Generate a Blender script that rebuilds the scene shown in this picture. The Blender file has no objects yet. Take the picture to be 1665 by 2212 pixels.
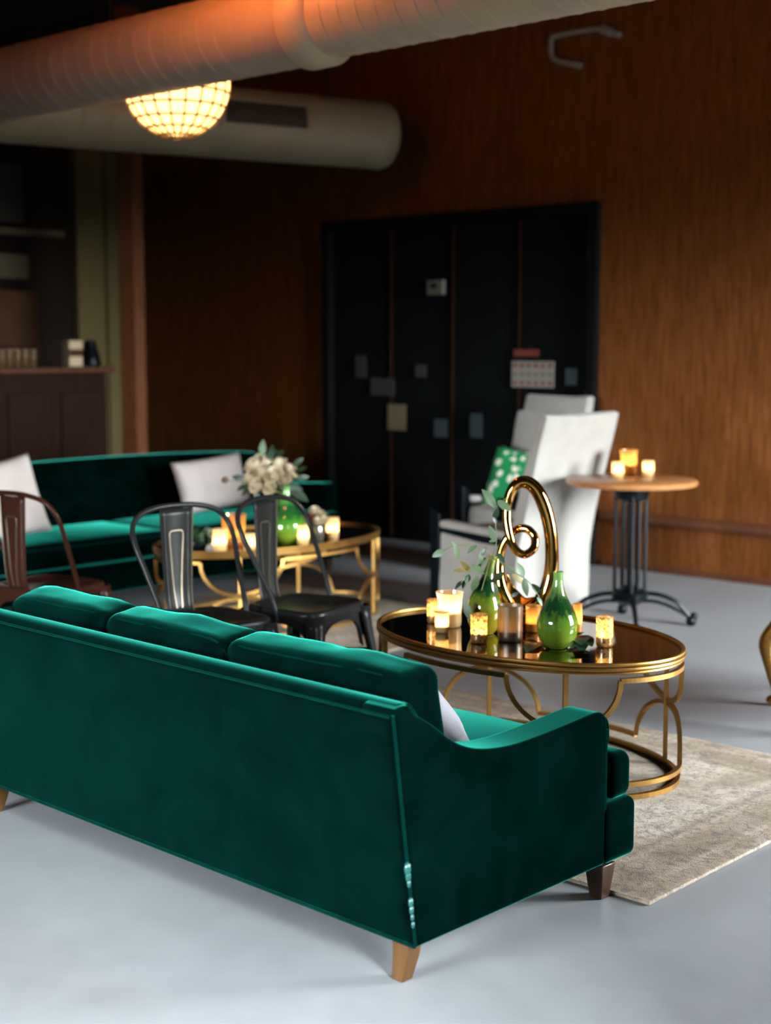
import bpy, bmesh, math, random
from mathutils import Vector, Matrix, noise
random.seed(7)
sc = bpy.context.scene
col = sc.collection
R = math.radians
# ------------------------------------------------------------------ camera
FPX, CAMH, CX, CY, HOR = 3160.0, 1.6, 832.5, 1106.0, 740.0
PITCH = math.atan((CY - HOR) / FPX)
cam_d = bpy.data.cameras.new('camera')
cam = bpy.data.objects.new('camera', cam_d); col.objects.link(cam)
cam.location = (0, 0, CAMH)
cam.rotation_euler = (R(90) - PITCH, 0, 0)
cam_d.sensor_fit = 'HORIZONTAL'
cam_d.sensor_width = 41.5
cam_d.lens = FPX * 41.5 / 1665.0
cam_d.clip_start = 0.05
cam_d.dof.use_dof = True
cam_d.dof.focus_distance = 4.5
cam_d.dof.aperture_fstop = 2.8
sc.camera = cam
# ------------------------------------------------------------------ view
vs = sc.view_settings
vs.view_transform = 'Standard'
try: vs.look = 'None'
except Exception: pass
vs.gamma = 1.0
vs.use_curve_mapping = False
vs.exposure = 0.0
try:
    sc.cycles.use_denoising = True
    sc.cycles.max_bounces = 10
    sc.cycles.diffuse_bounces = 5
    sc.cycles.transparent_max_bounces = 16
    sc.cycles.sample_clamp_indirect = 6.0
    sc.cycles.caustics_reflective = False
    sc.cycles.caustics_refractive = False
except Exception: pass
# ------------------------------------------------------------------ frames of reference
ANG = R(-42.64)                       # the room stands at this angle to the camera
U = Vector((math.cos(ANG), math.sin(ANG), 0)); V = Vector((-math.sin(ANG), math.cos(ANG), 0))
def W(u, v, z=0.0): return U * u + V * v + Vector((0, 0, z))
_c, _s = math.cos(PITCH), math.sin(PITCH)
def ray(x, y):
    a = (x - CX) / FPX; b = (CY - y) / FPX
    return Vector((a, _c + b * _s, -_s + b * _c))
O = Vector((0, 0, CAMH))
def PH(x, y, h): d = ray(x, y); return O + d * ((h - CAMH) / d.z)
def PY(x, y, Y): d = ray(x, y); return O + d * (Y / d.y)
def PU(x, y, u): d = ray(x, y); return O + d * (u / d.dot(U))
def PV(x, y, v): d = ray(x, y); return O + d * (v / d.dot(V))
# room extents in (u, v)
U0, U1, V0, V1, CEIL = -11.5, 1.0, -3.0, 8.75, 4.3
# ------------------------------------------------------------------ world: pale overcast sky above, dull ground below
wd = bpy.data.worlds.new('world'); sc.world = wd; wd.use_nodes = True
nt = wd.node_tree; nt.nodes.clear()
tc = nt.nodes.new('ShaderNodeTexCoord'); sx = nt.nodes.new('ShaderNodeSeparateXYZ')
rp = nt.nodes.new('ShaderNodeValToRGB'); bg = nt.nodes.new('ShaderNodeBackground'); wo = nt.nodes.new('ShaderNodeOutputWorld')
mr = nt.nodes.new('ShaderNodeMapRange'); mr.inputs[1].default_value = -1; mr.inputs[2].default_value = 1
nt.links.new(tc.outputs['Generated'], sx.inputs[0]); nt.links.new(sx.outputs[2], mr.inputs[0]); nt.links.new(mr.outputs[0], rp.inputs[0])
e = rp.color_ramp.elements
e[0].position = 0.49; e[0].color = (0.015, 0.015, 0.014, 1)
e[1].position = 0.51; e[1].color = (0.93, 0.96, 1.0, 1)
nt.links.new(rp.outputs[0], bg.inputs[0]); nt.links.new(bg.outputs[0], wo.inputs[0])
bg.inputs[1].default_value = 118.0
# windows (openings in the walls the camera does not see): (wall, along0, along1, sill, head)
WIN = [('right', 0.95, 2.15, 0.5, 3.3), ('right', 6.1, 8.5, 0.3, 2.8),
       ('front', -4.7, -2.3, 0.3, 2.4)]
for i, (w, a0, a1, z0, z1) in enumerate(WIN):
    ld = bpy.data.lights.new('daylight_portal', 'AREA'); ld.shape = 'RECTANGLE'
    ld.size = a1 - a0; ld.size_y = z1 - z0
    ld.cycles.is_portal = True
    lo = bpy.data.objects.new('daylight_portal', ld); col.objects.link(lo)
    m, zc = (a0 + a1) / 2, (z0 + z1) / 2
    if w == 'right':
        lo.location = W(U1 + 0.12, m, zc); d = -U
    else:
        lo.location = W(m, V0 - 0.12, zc); d = V
    lo.rotation_euler = d.to_track_quat('-Z', 'Y').to_euler()

# ================================================================== materials
def mat(name, color=(.5, .5, .5), rough=.5, metal=0.0, **kw):
    m = bpy.data.materials.new(name); m.use_nodes = True
    b = m.node_tree.nodes['Principled BSDF']
    b.inputs['Base Color'].default_value = (*color, 1)
    b.inputs['Roughness'].default_value = rough
    b.inputs['Metallic'].default_value = metal
    for k, v in kw.items():
        b.inputs[k].default_value = v
    return m
def N(m, t, **kw):
    n = m.node_tree.nodes.new(t)
    for k, v in kw.items(): setattr(n, k, v)
    return n
def L(m, a, b): m.node_tree.links.new(a, b)
def BS(m): return m.node_tree.nodes['Principled BSDF']
def coords(m, scale=(1, 1, 1), kind='Object'):
    t = N(m, 'ShaderNodeTexCoord'); mp = N(m, 'ShaderNodeMapping')
    mp.inputs['Scale'].default_value = scale
    L(m, t.outputs[kind], mp.inputs[0]); return mp.outputs[0]
def noise_tex(m, vec, scale, detail=4, rough=.55, dist=0):
    n = N(m, 'ShaderNodeTexNoise'); n.inputs['Scale'].default_value = scale
    n.inputs['Detail'].default_value = detail; n.inputs['Roughness'].default_value = rough
    n.inputs['Distortion'].default_value = dist
    L(m, vec, n.inputs['Vector']); return n.outputs['Fac']
def ramp(m, fac, stops):
    r = N(m, 'ShaderNodeValToRGB'); el = r.color_ramp.elements
    while len(el) < len(stops): el.new(0.5)
    for i, (p, c) in enumerate(stops):
        el[i].position = p; el[i].color = (*c, 1) if len(c) == 3 else c
    L(m, fac, r.inputs[0]); return r.outputs[0]
def bump(m, h, strength, dist=.01):
    b = N(m, 'ShaderNodeBump'); b.inputs['Strength'].default_value = strength; b.inputs['Distance'].default_value = dist
    L(m, h, b.inputs['Height']); L(m, b.outputs[0], BS(m).inputs['Normal'])
def mixc(m, fac, a, b, blend='MIX'):
    x = N(m, 'ShaderNodeMix', data_type='RGBA', blend_type=blend)
    for s, v in ((0, fac), (6, a), (7, b)):
        if isinstance(v, (int, float)): x.inputs[s].default_value = v
        elif isinstance(v, tuple): x.inputs[s].default_value = (*v, 1)
        else: L(m, v, x.inputs[s])
    return x.outputs[2]

def velvet(name, dark, light, sheen):
    m = mat(name, dark, .75)
    b = BS(m)
    b.inputs['Sheen Weight'].default_value = .9
    b.inputs['Sheen Roughness'].default_value = .28
    b.inputs['Sheen Tint'].default_value = (*sheen, 1)
    b.inputs['Specular IOR Level'].default_value = 0.0
    v = coords(m)
    f1 = noise_tex(m, v, 5, 5, .6, .6); f2 = noise_tex(m, v, 300, 2)
    c = ramp(m, f1, [(.3, dark), (.75, light)])
    L(m, c, b.inputs['Base Color'])
    bump(m, f2, .25, .002)
    return m
M = {}
M['velvet'] = velvet('green_velvet', (.0001, .0014, .0012), (.0003, .0046, .0038), (.03, .44, .33))
M['velvet_pipe'] = velvet('green_velvet_piping', (.0003, .008, .0065), (.0006, .014, .011), (.02, .30, .22))
def wood(name, c1, c2, c3, rough=.45, scale=(18, 18, 1.2), gs=4.0, spec=.35):
    m = mat(name, c2, rough)
    v = coords(m, scale)
    g = noise_tex(m, v, gs, 8, .65, .4)
    c = ramp(m, g, [(.3, c1), (.5, c2), (.7, c3)])
    L(m, c, BS(m).inputs['Base Color']); bump(m, g, .12, .004)
    BS(m).inputs['Specular IOR Level'].default_value = spec
    return m
M['wallwood'] = wood('brown_veneer', (.062, .018, .0038), (.115, .037, .0085), (.185, .065, .016), .6, (14, 14, .9), 5, .08)
M['rail'] = wood('rail_wood', (.05, .017, .006), (.08, .028, .011), (.11, .042, .018), .5, spec=.2)
M['leg_light'] = wood('oak_leg', (.048, .02, .004), (.066, .028, .006), (.085, .038, .009), .42, spec=.2)
M['leg_dark'] = wood('walnut_leg', (.02, .009, .004), (.03, .013, .006), (.04, .019, .009), .3)
M['tablewood'] = wood('honey_table_wood', (.22, .09, .03), (.30, .13, .045), (.37, .17, .065), .3, (3, 22, 22), 4)
M['barwood'] = wood('bar_wood', (.012, .004, .002), (.02, .007, .0035), (.028, .011, .005), .6, spec=.08)
M['column'] = wood('column_wood', (.11, .038, .016), (.16, .058, .026), (.20, .08, .038), .7, spec=.08)
M['darkwall'] = wood('dark_wall_panel', (.008, .0045, .003), (.013, .007, .0045), (.018, .01, .006), .6, spec=.1)
M['cream'] = mat('cream_plaster', (.13, .10, .042), .9, **{'Specular IOR Level': .1})
M['board'] = mat('grey_board', (.05, .046, .036), .8)
M['tanboard'] = mat('tan_board', (.09, .066, .034), .8)
M['brownboard'] = wood('brown_board', (.045, .02, .009), (.065, .029, .013), (.085, .04, .02), .7, spec=.1)
def mk_floor():
    m = mat('painted_concrete', (.5, .53, .56), .42)
    v = coords(m)
    f = noise_tex(m, v, .7, 6, .6, .5); f2 = noise_tex(m, v, 9, 5, .7); f3 = noise_tex(m, v, 60, 3)
    c = ramp(m, f, [(.3, (.20, .212, .225)), (.7, (.25, .262, .274))])
    c2 = mixc(m, .18, c, ramp(m, f2, [(.35, (.17, .178, .182)), (.7, (.30, .31, .318))]))
    L(m, c2, BS(m).inputs['Base Color'])
    r = N(m, 'ShaderNodeMapRange'); r.inputs[3].default_value = .32; r.inputs[4].default_value = .55
    L(m, f2, r.inputs[0]); L(m, r.outputs[0], BS(m).inputs['Roughness'])
    bump(m, f3, .05, .003)
    return m
M['floor'] = mk_floor()
M['ceiling'] = mat('black_ceiling', (.010, .011, .010), .9)
M['blind'] = mat('dark_grey_wall', (.06, .058, .055), .9)
M['edgewood'] = wood('dark_edge_wood', (.012, .005, .003), (.018, .008, .004), (.025, .011, .006), .6, spec=.1)
M['black'] = mat('black_door_paint', (.0015, .0023, .0025), .7, **{'Specular IOR Level': .08})
M['blackframe'] = mat('black_frame', (.0015, .002, .002), .7, **{'Specular IOR Level': .1})
M['glass_pane'] = bpy.data.materials.new('clear_pane'); M['glass_pane'].use_nodes = True
_n = M['glass_pane'].node_tree; _n.nodes.clear()
_t = _n.nodes.new('ShaderNodeBsdfTransparent'); _o = _n.nodes.new('ShaderNodeOutputMaterial'); _t.inputs[0].default_value = (.95, .97, .97, 1)
_n.links.new(_t.outputs[0], _o.inputs[0])
def mk_gold(name, c1, c2, rough):
    m = mat(name, c1, rough, 1.0)
    v = coords(m); f = noise_tex(m, v, 12, 5)
    L(m, ramp(m, f, [(.3, c1), (.75, c2)]), BS(m).inputs['Base Color'])
    r = N(m, 'ShaderNodeMapRange'); r.inputs[3].default_value = rough * .8; r.inputs[4].default_value = rough * 1.3
    L(m, f, r.inputs[0]); L(m, r.outputs[0], BS(m).inputs['Roughness'])
    return m
M['gold'] = mk_gold('brushed_gold', (.36, .19, .048), (.46, .265, .08), .38)
M['polish'] = mk_gold('polished_gold', (.62, .30, .06), (.70, .37, .09), .06)
M['mirror'] = mat('smoked_mirror', (.40, .37, .34), .025, 1.0)
M['gunmetal'] = mat('gunmetal', (.010, .0105, .0098), .28, .06, **{'Specular IOR Level': .09})
M['gunmetal_flare'] = mat('flare_red_gunmetal', (.024, .008, .005), .28, .06, **{'Specular IOR Level': .09})  # same metal as the other chairs, red lens flare put into the colour
M['worn'] = mat('worn_metal_rib', (.10, .083, .055), .35, .7)
M['iron'] = mat('black_cast_iron', (.002, .0036, .005), .3, .0, **{'Specular IOR Level': .12})
M['plastic'] = mat('grey_plastic', (.12, .115, .085), .6)
def fabric(name, c, c2=None, sc_=220):
    m = mat(name, c, .9)
    v = coords(m); f = noise_tex(m, v, sc_, 2); g = noise_tex(m, v, 6, 4)
    c2 = c2 or tuple(x * .86 for x in c)
    L(m, ramp(m, g, [(.35, c2), (.65, c)]), BS(m).inputs['Base Color'])
    BS(m).inputs['Sheen Weight'].default_value = .15
    bump(m, f, .3, .002); return m
M['greyfab'] = fabric('pale_grey_linen', (.275, .26, .235))
M['whitefab'] = fabric('white_linen', (.58, .53, .50))
M['lilacfab'] = fabric('lilac_white_linen', (.20, .195, .22))
M['darkfab'] = fabric('dark_upholstery', (.03, .04, .045))
def mk_green_pillow():
    m = mat('green_spotted_cotton', (.0, .22, .06), .85)
    v = coords(m); 
    vo = N(m, 'ShaderNodeTexVoronoi'); vo.inputs['Scale'].default_value = 13; vo.inputs['Randomness'].default_value = .75
    nz = N(m, 'ShaderNodeTexNoise'); nz.inputs['Scale'].default_value = 30
    L(m, v, nz.inputs['Vector'])
    mx = N(m, 'ShaderNodeMix', data_type='VECTOR'); 
    mx.inputs[0].default_value = .05
    L(m, v, mx.inputs[4]); L(m, nz.outputs['Color'], mx.inputs[5]); L(m, mx.outputs[1], vo.inputs['Vector'])
    c = ramp(m, vo.outputs['Distance'], [(.30, (.75, .72, .60)), (.36, (.0, .20, .055))])
    L(m, c, BS(m).inputs['Base Color']); return m
M['spots'] = mk_green_pillow()
def mk_rug():
    m = mat('distressed_rug', (.55, .5, .42), .95)
    v = coords(m)
    f = noise_tex(m, v, 3.0, 8, .7, .8); g = noise_tex(m, v, 26, 6, .75, 1.5); h = noise_tex(m, v, 240, 2)
    base = ramp(m, f, [(.3, (.19, .135, .085)), (.5, (.385, .315, .235)), (.7, (.51, .455, .395))])
    sp = ramp(m, g, [(.42, (.0,) * 3), (.50, (1.,) * 3)])
    vo = N(m, 'ShaderNodeTexVoronoi', feature='DISTANCE_TO_EDGE'); vo.inputs['Scale'].default_value = 21
    wn = N(m, 'ShaderNodeTexNoise'); wn.inputs['Scale'].default_value = 9; wn.inputs['Detail'].default_value = 4; L(m, v, wn.inputs['Vector'])
    wm = N(m, 'ShaderNodeMix', data_type='VECTOR'); wm.inputs[0].default_value = .22; L(m, v, wm.inputs[4]); L(m, wn.outputs['Color'], wm.inputs[5])
    L(m, wm.outputs[1], vo.inputs['Vector'])
    ln = ramp(m, vo.outputs['Distance'], [(.02, (.55,) * 3), (.10, (0.,) * 3)])
    mul = N(m, 'ShaderNodeMath', operation='MULTIPLY'); L(m, ln, mul.inputs[0]); L(m, f, mul.inputs[1])
    c = mixc(m, mul.outputs[0], base, (.12, .11, .11))
    inv = N(m, 'ShaderNodeMath', operation='SUBTRACT'); inv.inputs[0].default_value = 1.0; L(m, sp, inv.inputs[1])
    sc2 = N(m, 'ShaderNodeMath', operation='MULTIPLY'); sc2.inputs[1].default_value = .8; L(m, inv.outputs[0], sc2.inputs[0])
    c = mixc(m, sc2.outputs[0], c, (.17, .145, .125))
    # woven border bands along the edges
    t = N(m, 'ShaderNodeTexCoord'); s = N(m, 'ShaderNodeSeparateXYZ'); L(m, t.outputs['Generated'], s.inputs[0])
    def edge(o, size):
        a = N(m, 'ShaderNodeMath', operation='SUBTRACT'); a.inputs[1].default_value = .5; L(m, o, a.inputs[0])
        b = N(m, 'ShaderNodeMath', operation='ABSOLUTE'); L(m, a.outputs[0], b.inputs[0])
        c_ = N(m, 'ShaderNodeMath', operation='SUBTRACT'); c_.inputs[0].default_value = .5; L(m, b.outputs[0], c_.inputs[1])
        d = N(m, 'ShaderNodeMath', operation='MULTIPLY'); d.inputs[1].default_value = size; L(m, c_.outputs[0], d.inputs[0]); return d.outputs[0]
    ex, ey = edge(s.outputs[0], 2.8), edge(s.outputs[1], 1.62)
    mn = N(m, 'ShaderNodeMath', operation='MINIMUM'); L(m, ex, mn.inputs[0]); L(m, ey, mn.inputs[1])
    bands = ramp(m, mn.outputs[0], [(.0, (.9, .9, .9)), (.018, (.62, .58, .52)), (.05, (.50, .44, .36)), (.085, (.80, .76, .70)), (.11, (.46, .42, .38)), (.20, (.52, .46, .38)), (.235, (.85, .8, .75)), (.26, (.45, .42, .40)), (.30, (1, 1, 1))])
    c = mixc(m, .65, c, bands, 'MULTIPLY')
    L(m, c, BS(m).inputs['Base Color']); bump(m, h, .5, .004)
    return m
M['rug'] = mk_rug()
def mk_gourd(name, low, mid, dark, z0, z1):
    m = mat(name, low, .08); b = BS(m)
    b.inputs['Coat Weight'].default_value = .6; b.inputs['Coat Roughness'].default_value = .04
    v = coords(m); vs_ = coords(m, (60, 60, 6)); f = noise_tex(m, vs_, 1.0, 4, .6)
    s = N(m, 'ShaderNodeSeparateXYZ'); L(m, v, s.inputs[0])
    r = N(m, 'ShaderNodeMapRange'); r.inputs[1].default_value = z0; r.inputs[2].default_value = z1; L(m, s.outputs[2], r.inputs[0])
    ad = N(m, 'ShaderNodeMath', operation='MULTIPLY_ADD'); ad.inputs[1].default_value = .34; L(m, f, ad.inputs[0]); L(m, r.outputs[0], ad.inputs[2])
    c = ramp(m, ad.outputs[0], [(.30, low), (.55, mid), (.66, dark), (.80, dark), (1.0, tuple(x * 1.6 + .03 for x in mid))])
    L(m, c, b.inputs['Base Color']); return m
M['gourd'] = mk_gourd('green_drip_glaze', (.105, .165, .012), (.05, .115, .010), (.004, .028, .007), 0, .29)
M['gourd2'] = mk_gourd('olive_drip_glaze', (.17, .135, .008), (.10, .14, .01), (.005, .034, .008), 0, .34)
M['gourd3'] = mk_gourd('lime_glaze', (.13, .20, .015), (.045, .17, .014), (.01, .06, .013), 0, .33)
M['leaf'] = mat('eucalyptus_leaf', (.075, .125, .062), .5, **{'Transmission Weight': 0.0})
M['leaf2'] = mat('olive_leaf', (.13, .10, .015), .5)
M['leafd'] = mat('dark_green_leaf', (.007, .028, .011), .45)
M['stem'] = mat('green_stem', (.10, .13, .04), .6)
M['petal'] = mat('cream_petal', (.62, .53, .36), .7, **{'Subsurface Weight': .15})
M['pod'] = mat('brown_pod', (.07, .04, .02), .7)
M['pink'] = mat('pink_petal', (.45, .12, .08), .7)
def shell(name, trans, gloss, gfac, rough=.15, mottle=0, dark=(.02, .01, .003)):
    m = bpy.data.materials.new(name); m.use_nodes = True; n = m.node_tree; n.nodes.clear()
    o = n.nodes.new('ShaderNodeOutputMaterial'); t = n.nodes.new('ShaderNodeBsdfTranslucent'); g = n.nodes.new('ShaderNodeBsdfGlossy')
    d = n.nodes.new('ShaderNodeBsdfDiffuse'); a = n.nodes.new('ShaderNodeMixShader'); x = n.nodes.new('ShaderNodeMixShader')
    t.inputs[0].default_value = (*trans, 1); g.inputs[0].default_value = (*gloss, 1); g.inputs[1].default_value = rough
    d.inputs[0].default_value = (*[c * .6 for c in trans], 1); a.inputs[0].default_value = .2; x.inputs[0].default_value = gfac
    n.links.new(t.outputs[0], a.inputs[1]); n.links.new(d.outputs[0], a.inputs[2])
    n.links.new(a.outputs[0], x.inputs[1]); n.links.new(g.outputs[0], x.inputs[2]); n.links.new(x.outputs[0], o.inputs[0])
    if mottle:
        f = noise_tex(m, coords(m), mottle, 4, .7)
        c = ramp(m, f, [(.38, dark), (.55, trans)]); L(m, c, t.inputs[0])
        c2 = ramp(m, f, [(.40, (gfac + .35,) * 3), (.58, (max(gfac - .12, .02),) * 3)]); L(m, c2, x.inputs[0])
    return m
M['mercury'] = shell('mercury_glass', (.95, .62, .28), (.95, .75, .5), .25, .12, 90, (.30, .12, .03))
M['amberglass'] = shell('amber_glass', (.75, .40, .13), (.9, .7, .45), .15, .1)
M['clearvot'] = shell('frosted_votive_glass', (.98, .80, .52), (.9, .9, .85), .10, .08)
M['pewter'] = shell('pewter_glass', (.30, .20, .10), (.42, .36, .28), .72, .28)
M['jarglass'] = shell('pale_jar_glass', (.55, .52, .42), (.9, .9, .9), .35, .05)
M['wax'] = mat('candle_wax', (.85, .74, .5), .6)
def emis(name, c, s):
    m = bpy.data.materials.new(name); m.use_nodes = True; n = m.node_tree; n.nodes.clear()
    o = n.nodes.new('ShaderNodeOutputMaterial'); e_ = n.nodes.new('ShaderNodeEmission'); e_.inputs[0].default_value = (*c, 1); e_.inputs[1].default_value = s
    n.links.new(e_.outputs[0], o.inputs[0]); return m
M['flame'] = emis('candle_flame', (1, .62, .22), 40)
def glow_shade(name, c, s):
    m = shell(name, (.90, .66, .30), (.9, .8, .6), .04, .3); n = m.node_tree
    o = [q for q in n.nodes if q.type == 'OUTPUT_MATERIAL'][0]; prev = o.inputs[0].links[0].from_socket
    e_ = n.nodes.new('ShaderNodeEmission'); e_.inputs[0].default_value = (*c, 1); e_.inputs[1].default_value = s
    a = n.nodes.new('ShaderNodeAddShader'); n.links.new(prev, a.inputs[0]); n.links.new(e_.outputs[0], a.inputs[1]); n.links.new(a.outputs[0], o.inputs[0]); return m
M['shade_gold'] = glow_shade('lit_capiz_shade', (1, .68, .32), 1.7)
M['shade_added'] = glow_shade('added_lantern_shade', (1, .27, .05), 125)  # glow of the added lantern, set to light the duct orange
M['shade'] = shell('capiz_shade', (.90, .66, .30), (.9, .8, .6), .04, .3)
M['shaderib'] = mat('lamp_lattice', (.30, .17, .05), .6)
M['bulb'] = emis('bulb_glow', (1, .70, .34), 30)
def mk_duct(name, c):
    m = mat(name, c, .5, .0); v = coords(m); f = noise_tex(m, v, 5, 4)
    L(m, ramp(m, f, [(.3, tuple(x * .85 for x in c)), (.7, c)]), BS(m).inputs['Base Color']); return m
M['duct'] = mk_duct('duct_paint', (.34, .26, .20))
M['duct2'] = mk_duct('duct_paint_green', (.27, .26, .18))
M['ductseam'] = mk_duct('duct_seam', (.42, .33, .225))
M['grille'] = mat('grille_dark', (.012, .012, .008), .7)
M['fin'] = mat('grille_fin', (.07, .068, .045), .6)
M['paper'] = mat('white_paper', (.20, .185, .16), .8)
M['tanpaper'] = mat('tan_paper', (.13, .095, .05), .8)
M['dimpaper'] = mat('dim_paper', (.022, .019, .015), .8)
M['redprint'] = mat('red_print', (.14, .018, .008), .7)
M['bluepaper'] = mat('blue_grey_paper', (.022, .034, .038), .8)
M['steel'] = mat('galvanised_pipe', (.26, .26, .22), .5, .2)
M['drink'] = shell('tumbler_glass', (.6, .40, .20), (.8, .75, .6), .3, .1)
M['box'] = mat('pale_box', (.55, .42, .26), .7)

# ================================================================== mesh helpers
class MB:
    def __init__(s): s.v = []; s.f = []
    def add(s, vs_, fs):
        o = len(s.v); s.v += [tuple(p) for p in vs_]; s.f += [tuple(i + o for i in q) for q in fs]; return s
    def box(s, c, d, rz=0, tilt=None):
        mx = Matrix.Rotation(rz, 3, 'Z')
        if tilt: mx = mx @ Matrix.Rotation(tilt[1], 3, tilt[0])
        vs_ = [Vector(c) + mx @ Vector((x * d[0] / 2, y * d[1] / 2, z * d[2] / 2)) for z in (-1, 1) for y in (-1, 1) for x in (-1, 1)]
        return s.add(vs_, [(0, 2, 3, 1), (4, 5, 7, 6), (0, 1, 5, 4), (2, 6, 7, 3), (0, 4, 6, 2), (1, 3, 7, 5)])
    def lathe(s, prof, n=24, c=(0, 0, 0), cap0=True, cap1=False, bend=None):
        vs_, fs = [], []
        for k, (r, z) in enumerate(prof):
            for i in range(n):
                a = 2 * math.pi * i / n
                off = bend(z) if bend else (0, 0)
                vs_.append((c[0] + r * math.cos(a) + off[0], c[1] + r * math.sin(a) + off[1], c[2] + z))
        for k in range(len(prof) - 1):
            for i in range(n):
                j = (i + 1) % n
                fs.append((k * n + i, k * n + j, (k + 1) * n + j, (k + 1) * n + i))
        if cap0: fs.append(tuple(reversed(range(n))))
        if cap1: fs.append(tuple((len(prof) - 1) * n + i for i in range(n)))
        return s.add(vs_, fs)
    def tube(s, path, r, n=8, closed=False, sq=None, up=None, flat=1.0):
        P = [Vector(p) for p in path]; m = len(P)
        if closed and (P[0] - P[-1]).length < 1e-6: P.pop(); m -= 1
        rs = r if isinstance(r, (list, tuple)) else [r] * m
        T = []
        for i in range(m):
            a = P[(i - 1) % m] if (closed or i > 0) else P[i]
            b = P[(i + 1) % m] if (closed or i < m - 1) else P[i]
            T.append((b - a).normalized())
        ref = Vector(up) if up else (Vector((0, 0, 1)) if abs(T[0].z) < .9 else Vector((1, 0, 0)))
        nrm = (ref - T[0] * ref.dot(T[0])).normalized()
        vs_, fs = [], []
        for i in range(m):
            if up:
                q = Vector(up) - T[i] * Vector(up).dot(T[i])
                if q.length > 1e-4: nrm = q.normalized()
                else: nrm = (nrm - T[i] * nrm.dot(T[i])).normalized()
            else:
                nrm = (nrm - T[i] * nrm.dot(T[i])).normalized()
            bn = T[i].cross(nrm)
            for k in range(n):
                a = 2 * math.pi * (k + (.5 if n == 4 else 0)) / n
                vs_.append(P[i] + (nrm * math.cos(a) + bn * math.sin(a) * flat) * rs[i] * (1.414 if n == 4 else 1))
        for i in range(m if closed else m - 1):
            j = (i + 1) % m
            for k in range(n):
                l = (k + 1) % n
                fs.append((i * n + k, j * n + k, j * n + l, i * n + l))
        if not closed:
            fs.append(tuple(range(n))); fs.append(tuple((m - 1) * n + k for k in reversed(range(n))))
        return s.add(vs_, fs)
    def prism(s, poly, axis, a0, a1):
        n = len(poly)
        def pt(p, a): return (a, p[0], p[1]) if axis == 'x' else ((p[0], a, p[1]) if axis == 'y' else (p[0], p[1], a))
        vs_ = [pt(p, a0) for p in poly] + [pt(p, a1) for p in poly]
        fs = [tuple(reversed(range(n))), tuple(n + i for i in range(n))] + [(i, (i + 1) % n, n + (i + 1) % n, n + i) for i in range(n)]
        return s.add(vs_, fs)
    def rbox(s, c, d, r, bulge=(0, 0, 0), k=6, wr=0, seed=0, rot=None):
        hx, hy, hz = [q / 2 for q in d]; r = min(r, hx, hy, hz)
        def line(h): 
            i = h - r
            return [-h, -h + .3 * r, -h + .65 * r] + [-i + 2 * i * t / k for t in range(k + 1)] + [h - .65 * r, h - .3 * r, h]
        X, Y, Z = line(hx), line(hy), line(hz)
        pts, fs, idx = [], [], {}
        def vid(p):
            key = tuple(round(q, 6) for q in p)
            if key not in idx: idx[key] = len(pts); pts.append(p)
            return idx[key]
        def grid(A, B, f):
            for i in range(len(A) - 1):
                for j in range(len(B) - 1):
                    fs.append(tuple(vid(f(a, b)) for a, b in ((A[i], B[j]), (A[i + 1], B[j]), (A[i + 1], B[j + 1]), (A[i], B[j + 1]))))
        grid(X, Y, lambda a, b: (a, b, hz)); grid(Y, X, lambda a, b: (b, a, -hz))
        grid(Y, Z, lambda a, b: (hx, a, b)); grid(Z, Y, lambda a, b: (-hx, b, a))
        grid(Z, X, lambda a, b: (b, hy, a)); grid(X, Z, lambda a, b: (a, -hy, b))
        out = []
        for p in pts:
            p = Vector(p); q = Vector((max(-hx + r, min(hx - r, p.x)), max(-hy + r, min(hy - r, p.y)), max(-hz + r, min(hz - r, p.z))))
            dd = p - q; p2 = q + (dd.normalized() * r if dd.length > 1e-9 else dd)
            fx, fy, fz = 1 - (p2.x / hx) ** 2, 1 - (p2.y / hy) ** 2, 1 - (p2.z / hz) ** 2
            p2 += Vector((bulge[0] * fy * fz * p2.x / hx, bulge[1] * fx * fz * p2.y / hy, bulge[2] * fx * fy * p2.z / hz))
            if wr:
                q2 = p2 * 7 + Vector((seed * 3.1, seed * 1.7, 0))
                p2 += noise.noise_vector(q2) * wr + noise.noise_vector(q2 * 2.3) * wr * .5
            if rot: p2 = rot @ p2
            out.append(p2 + Vector(c))
        return s.add(out, fs)
    def build(s, name, material, parent=None, smooth=True, bevel=0, seg=2, sub=0, label=None, auto=40):
        me = bpy.data.meshes.new(name); me.from_pydata(s.v, [], s.f); me.update()
        bm = bmesh.new(); bm.from_mesh(me); bmesh.ops.remove_doubles(bm, verts=bm.verts, dist=1e-5); bmesh.ops.recalc_face_normals(bm, faces=bm.faces)
        bm.to_mesh(me); bm.free()
        o = bpy.data.objects.new(name, me); col.objects.link(o)
        if material: me.materials.append(M[material] if isinstance(material, str) else material)
        if smooth:
            me.polygons.foreach_set('use_smooth', [True] * len(me.polygons))
            if auto < 180:
                try: me.set_sharp_from_angle(angle=R(auto))
                except Exception: pass
        if bevel:
            b = o.modifiers.new('bevel', 'BEVEL'); b.width = bevel; b.segments = seg; b.limit_method = 'ANGLE'; b.angle_limit = R(35)
            b.harden_normals = False
        if sub:
            b = o.modifiers.new('sub', 'SUBSURF'); b.levels = sub; b.render_levels = sub
        if parent: o.parent = parent
        if label: o['label'] = label
        return o
def tag(o, label, cat, group=None):
    o['label'] = label; o['category'] = cat
    if group: o['group'] = group
    return o
def thing(name, loc, rz=0, label=None, cat=None, group=None):
    o = bpy.data.objects.new(name, None); col.objects.link(o); o.empty_display_size = .1
    o.location = loc; o.rotation_euler = (0, 0, rz)
    if label: tag(o, label, cat, group)
    return o
def struct(o): o['kind'] = 'structure'; return o
def copy_tree(o, parent=None):
    c = o.copy(); col.objects.link(c); c.parent = parent
    for ch in list(o.children): copy_tree(ch, c)
    return c
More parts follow.
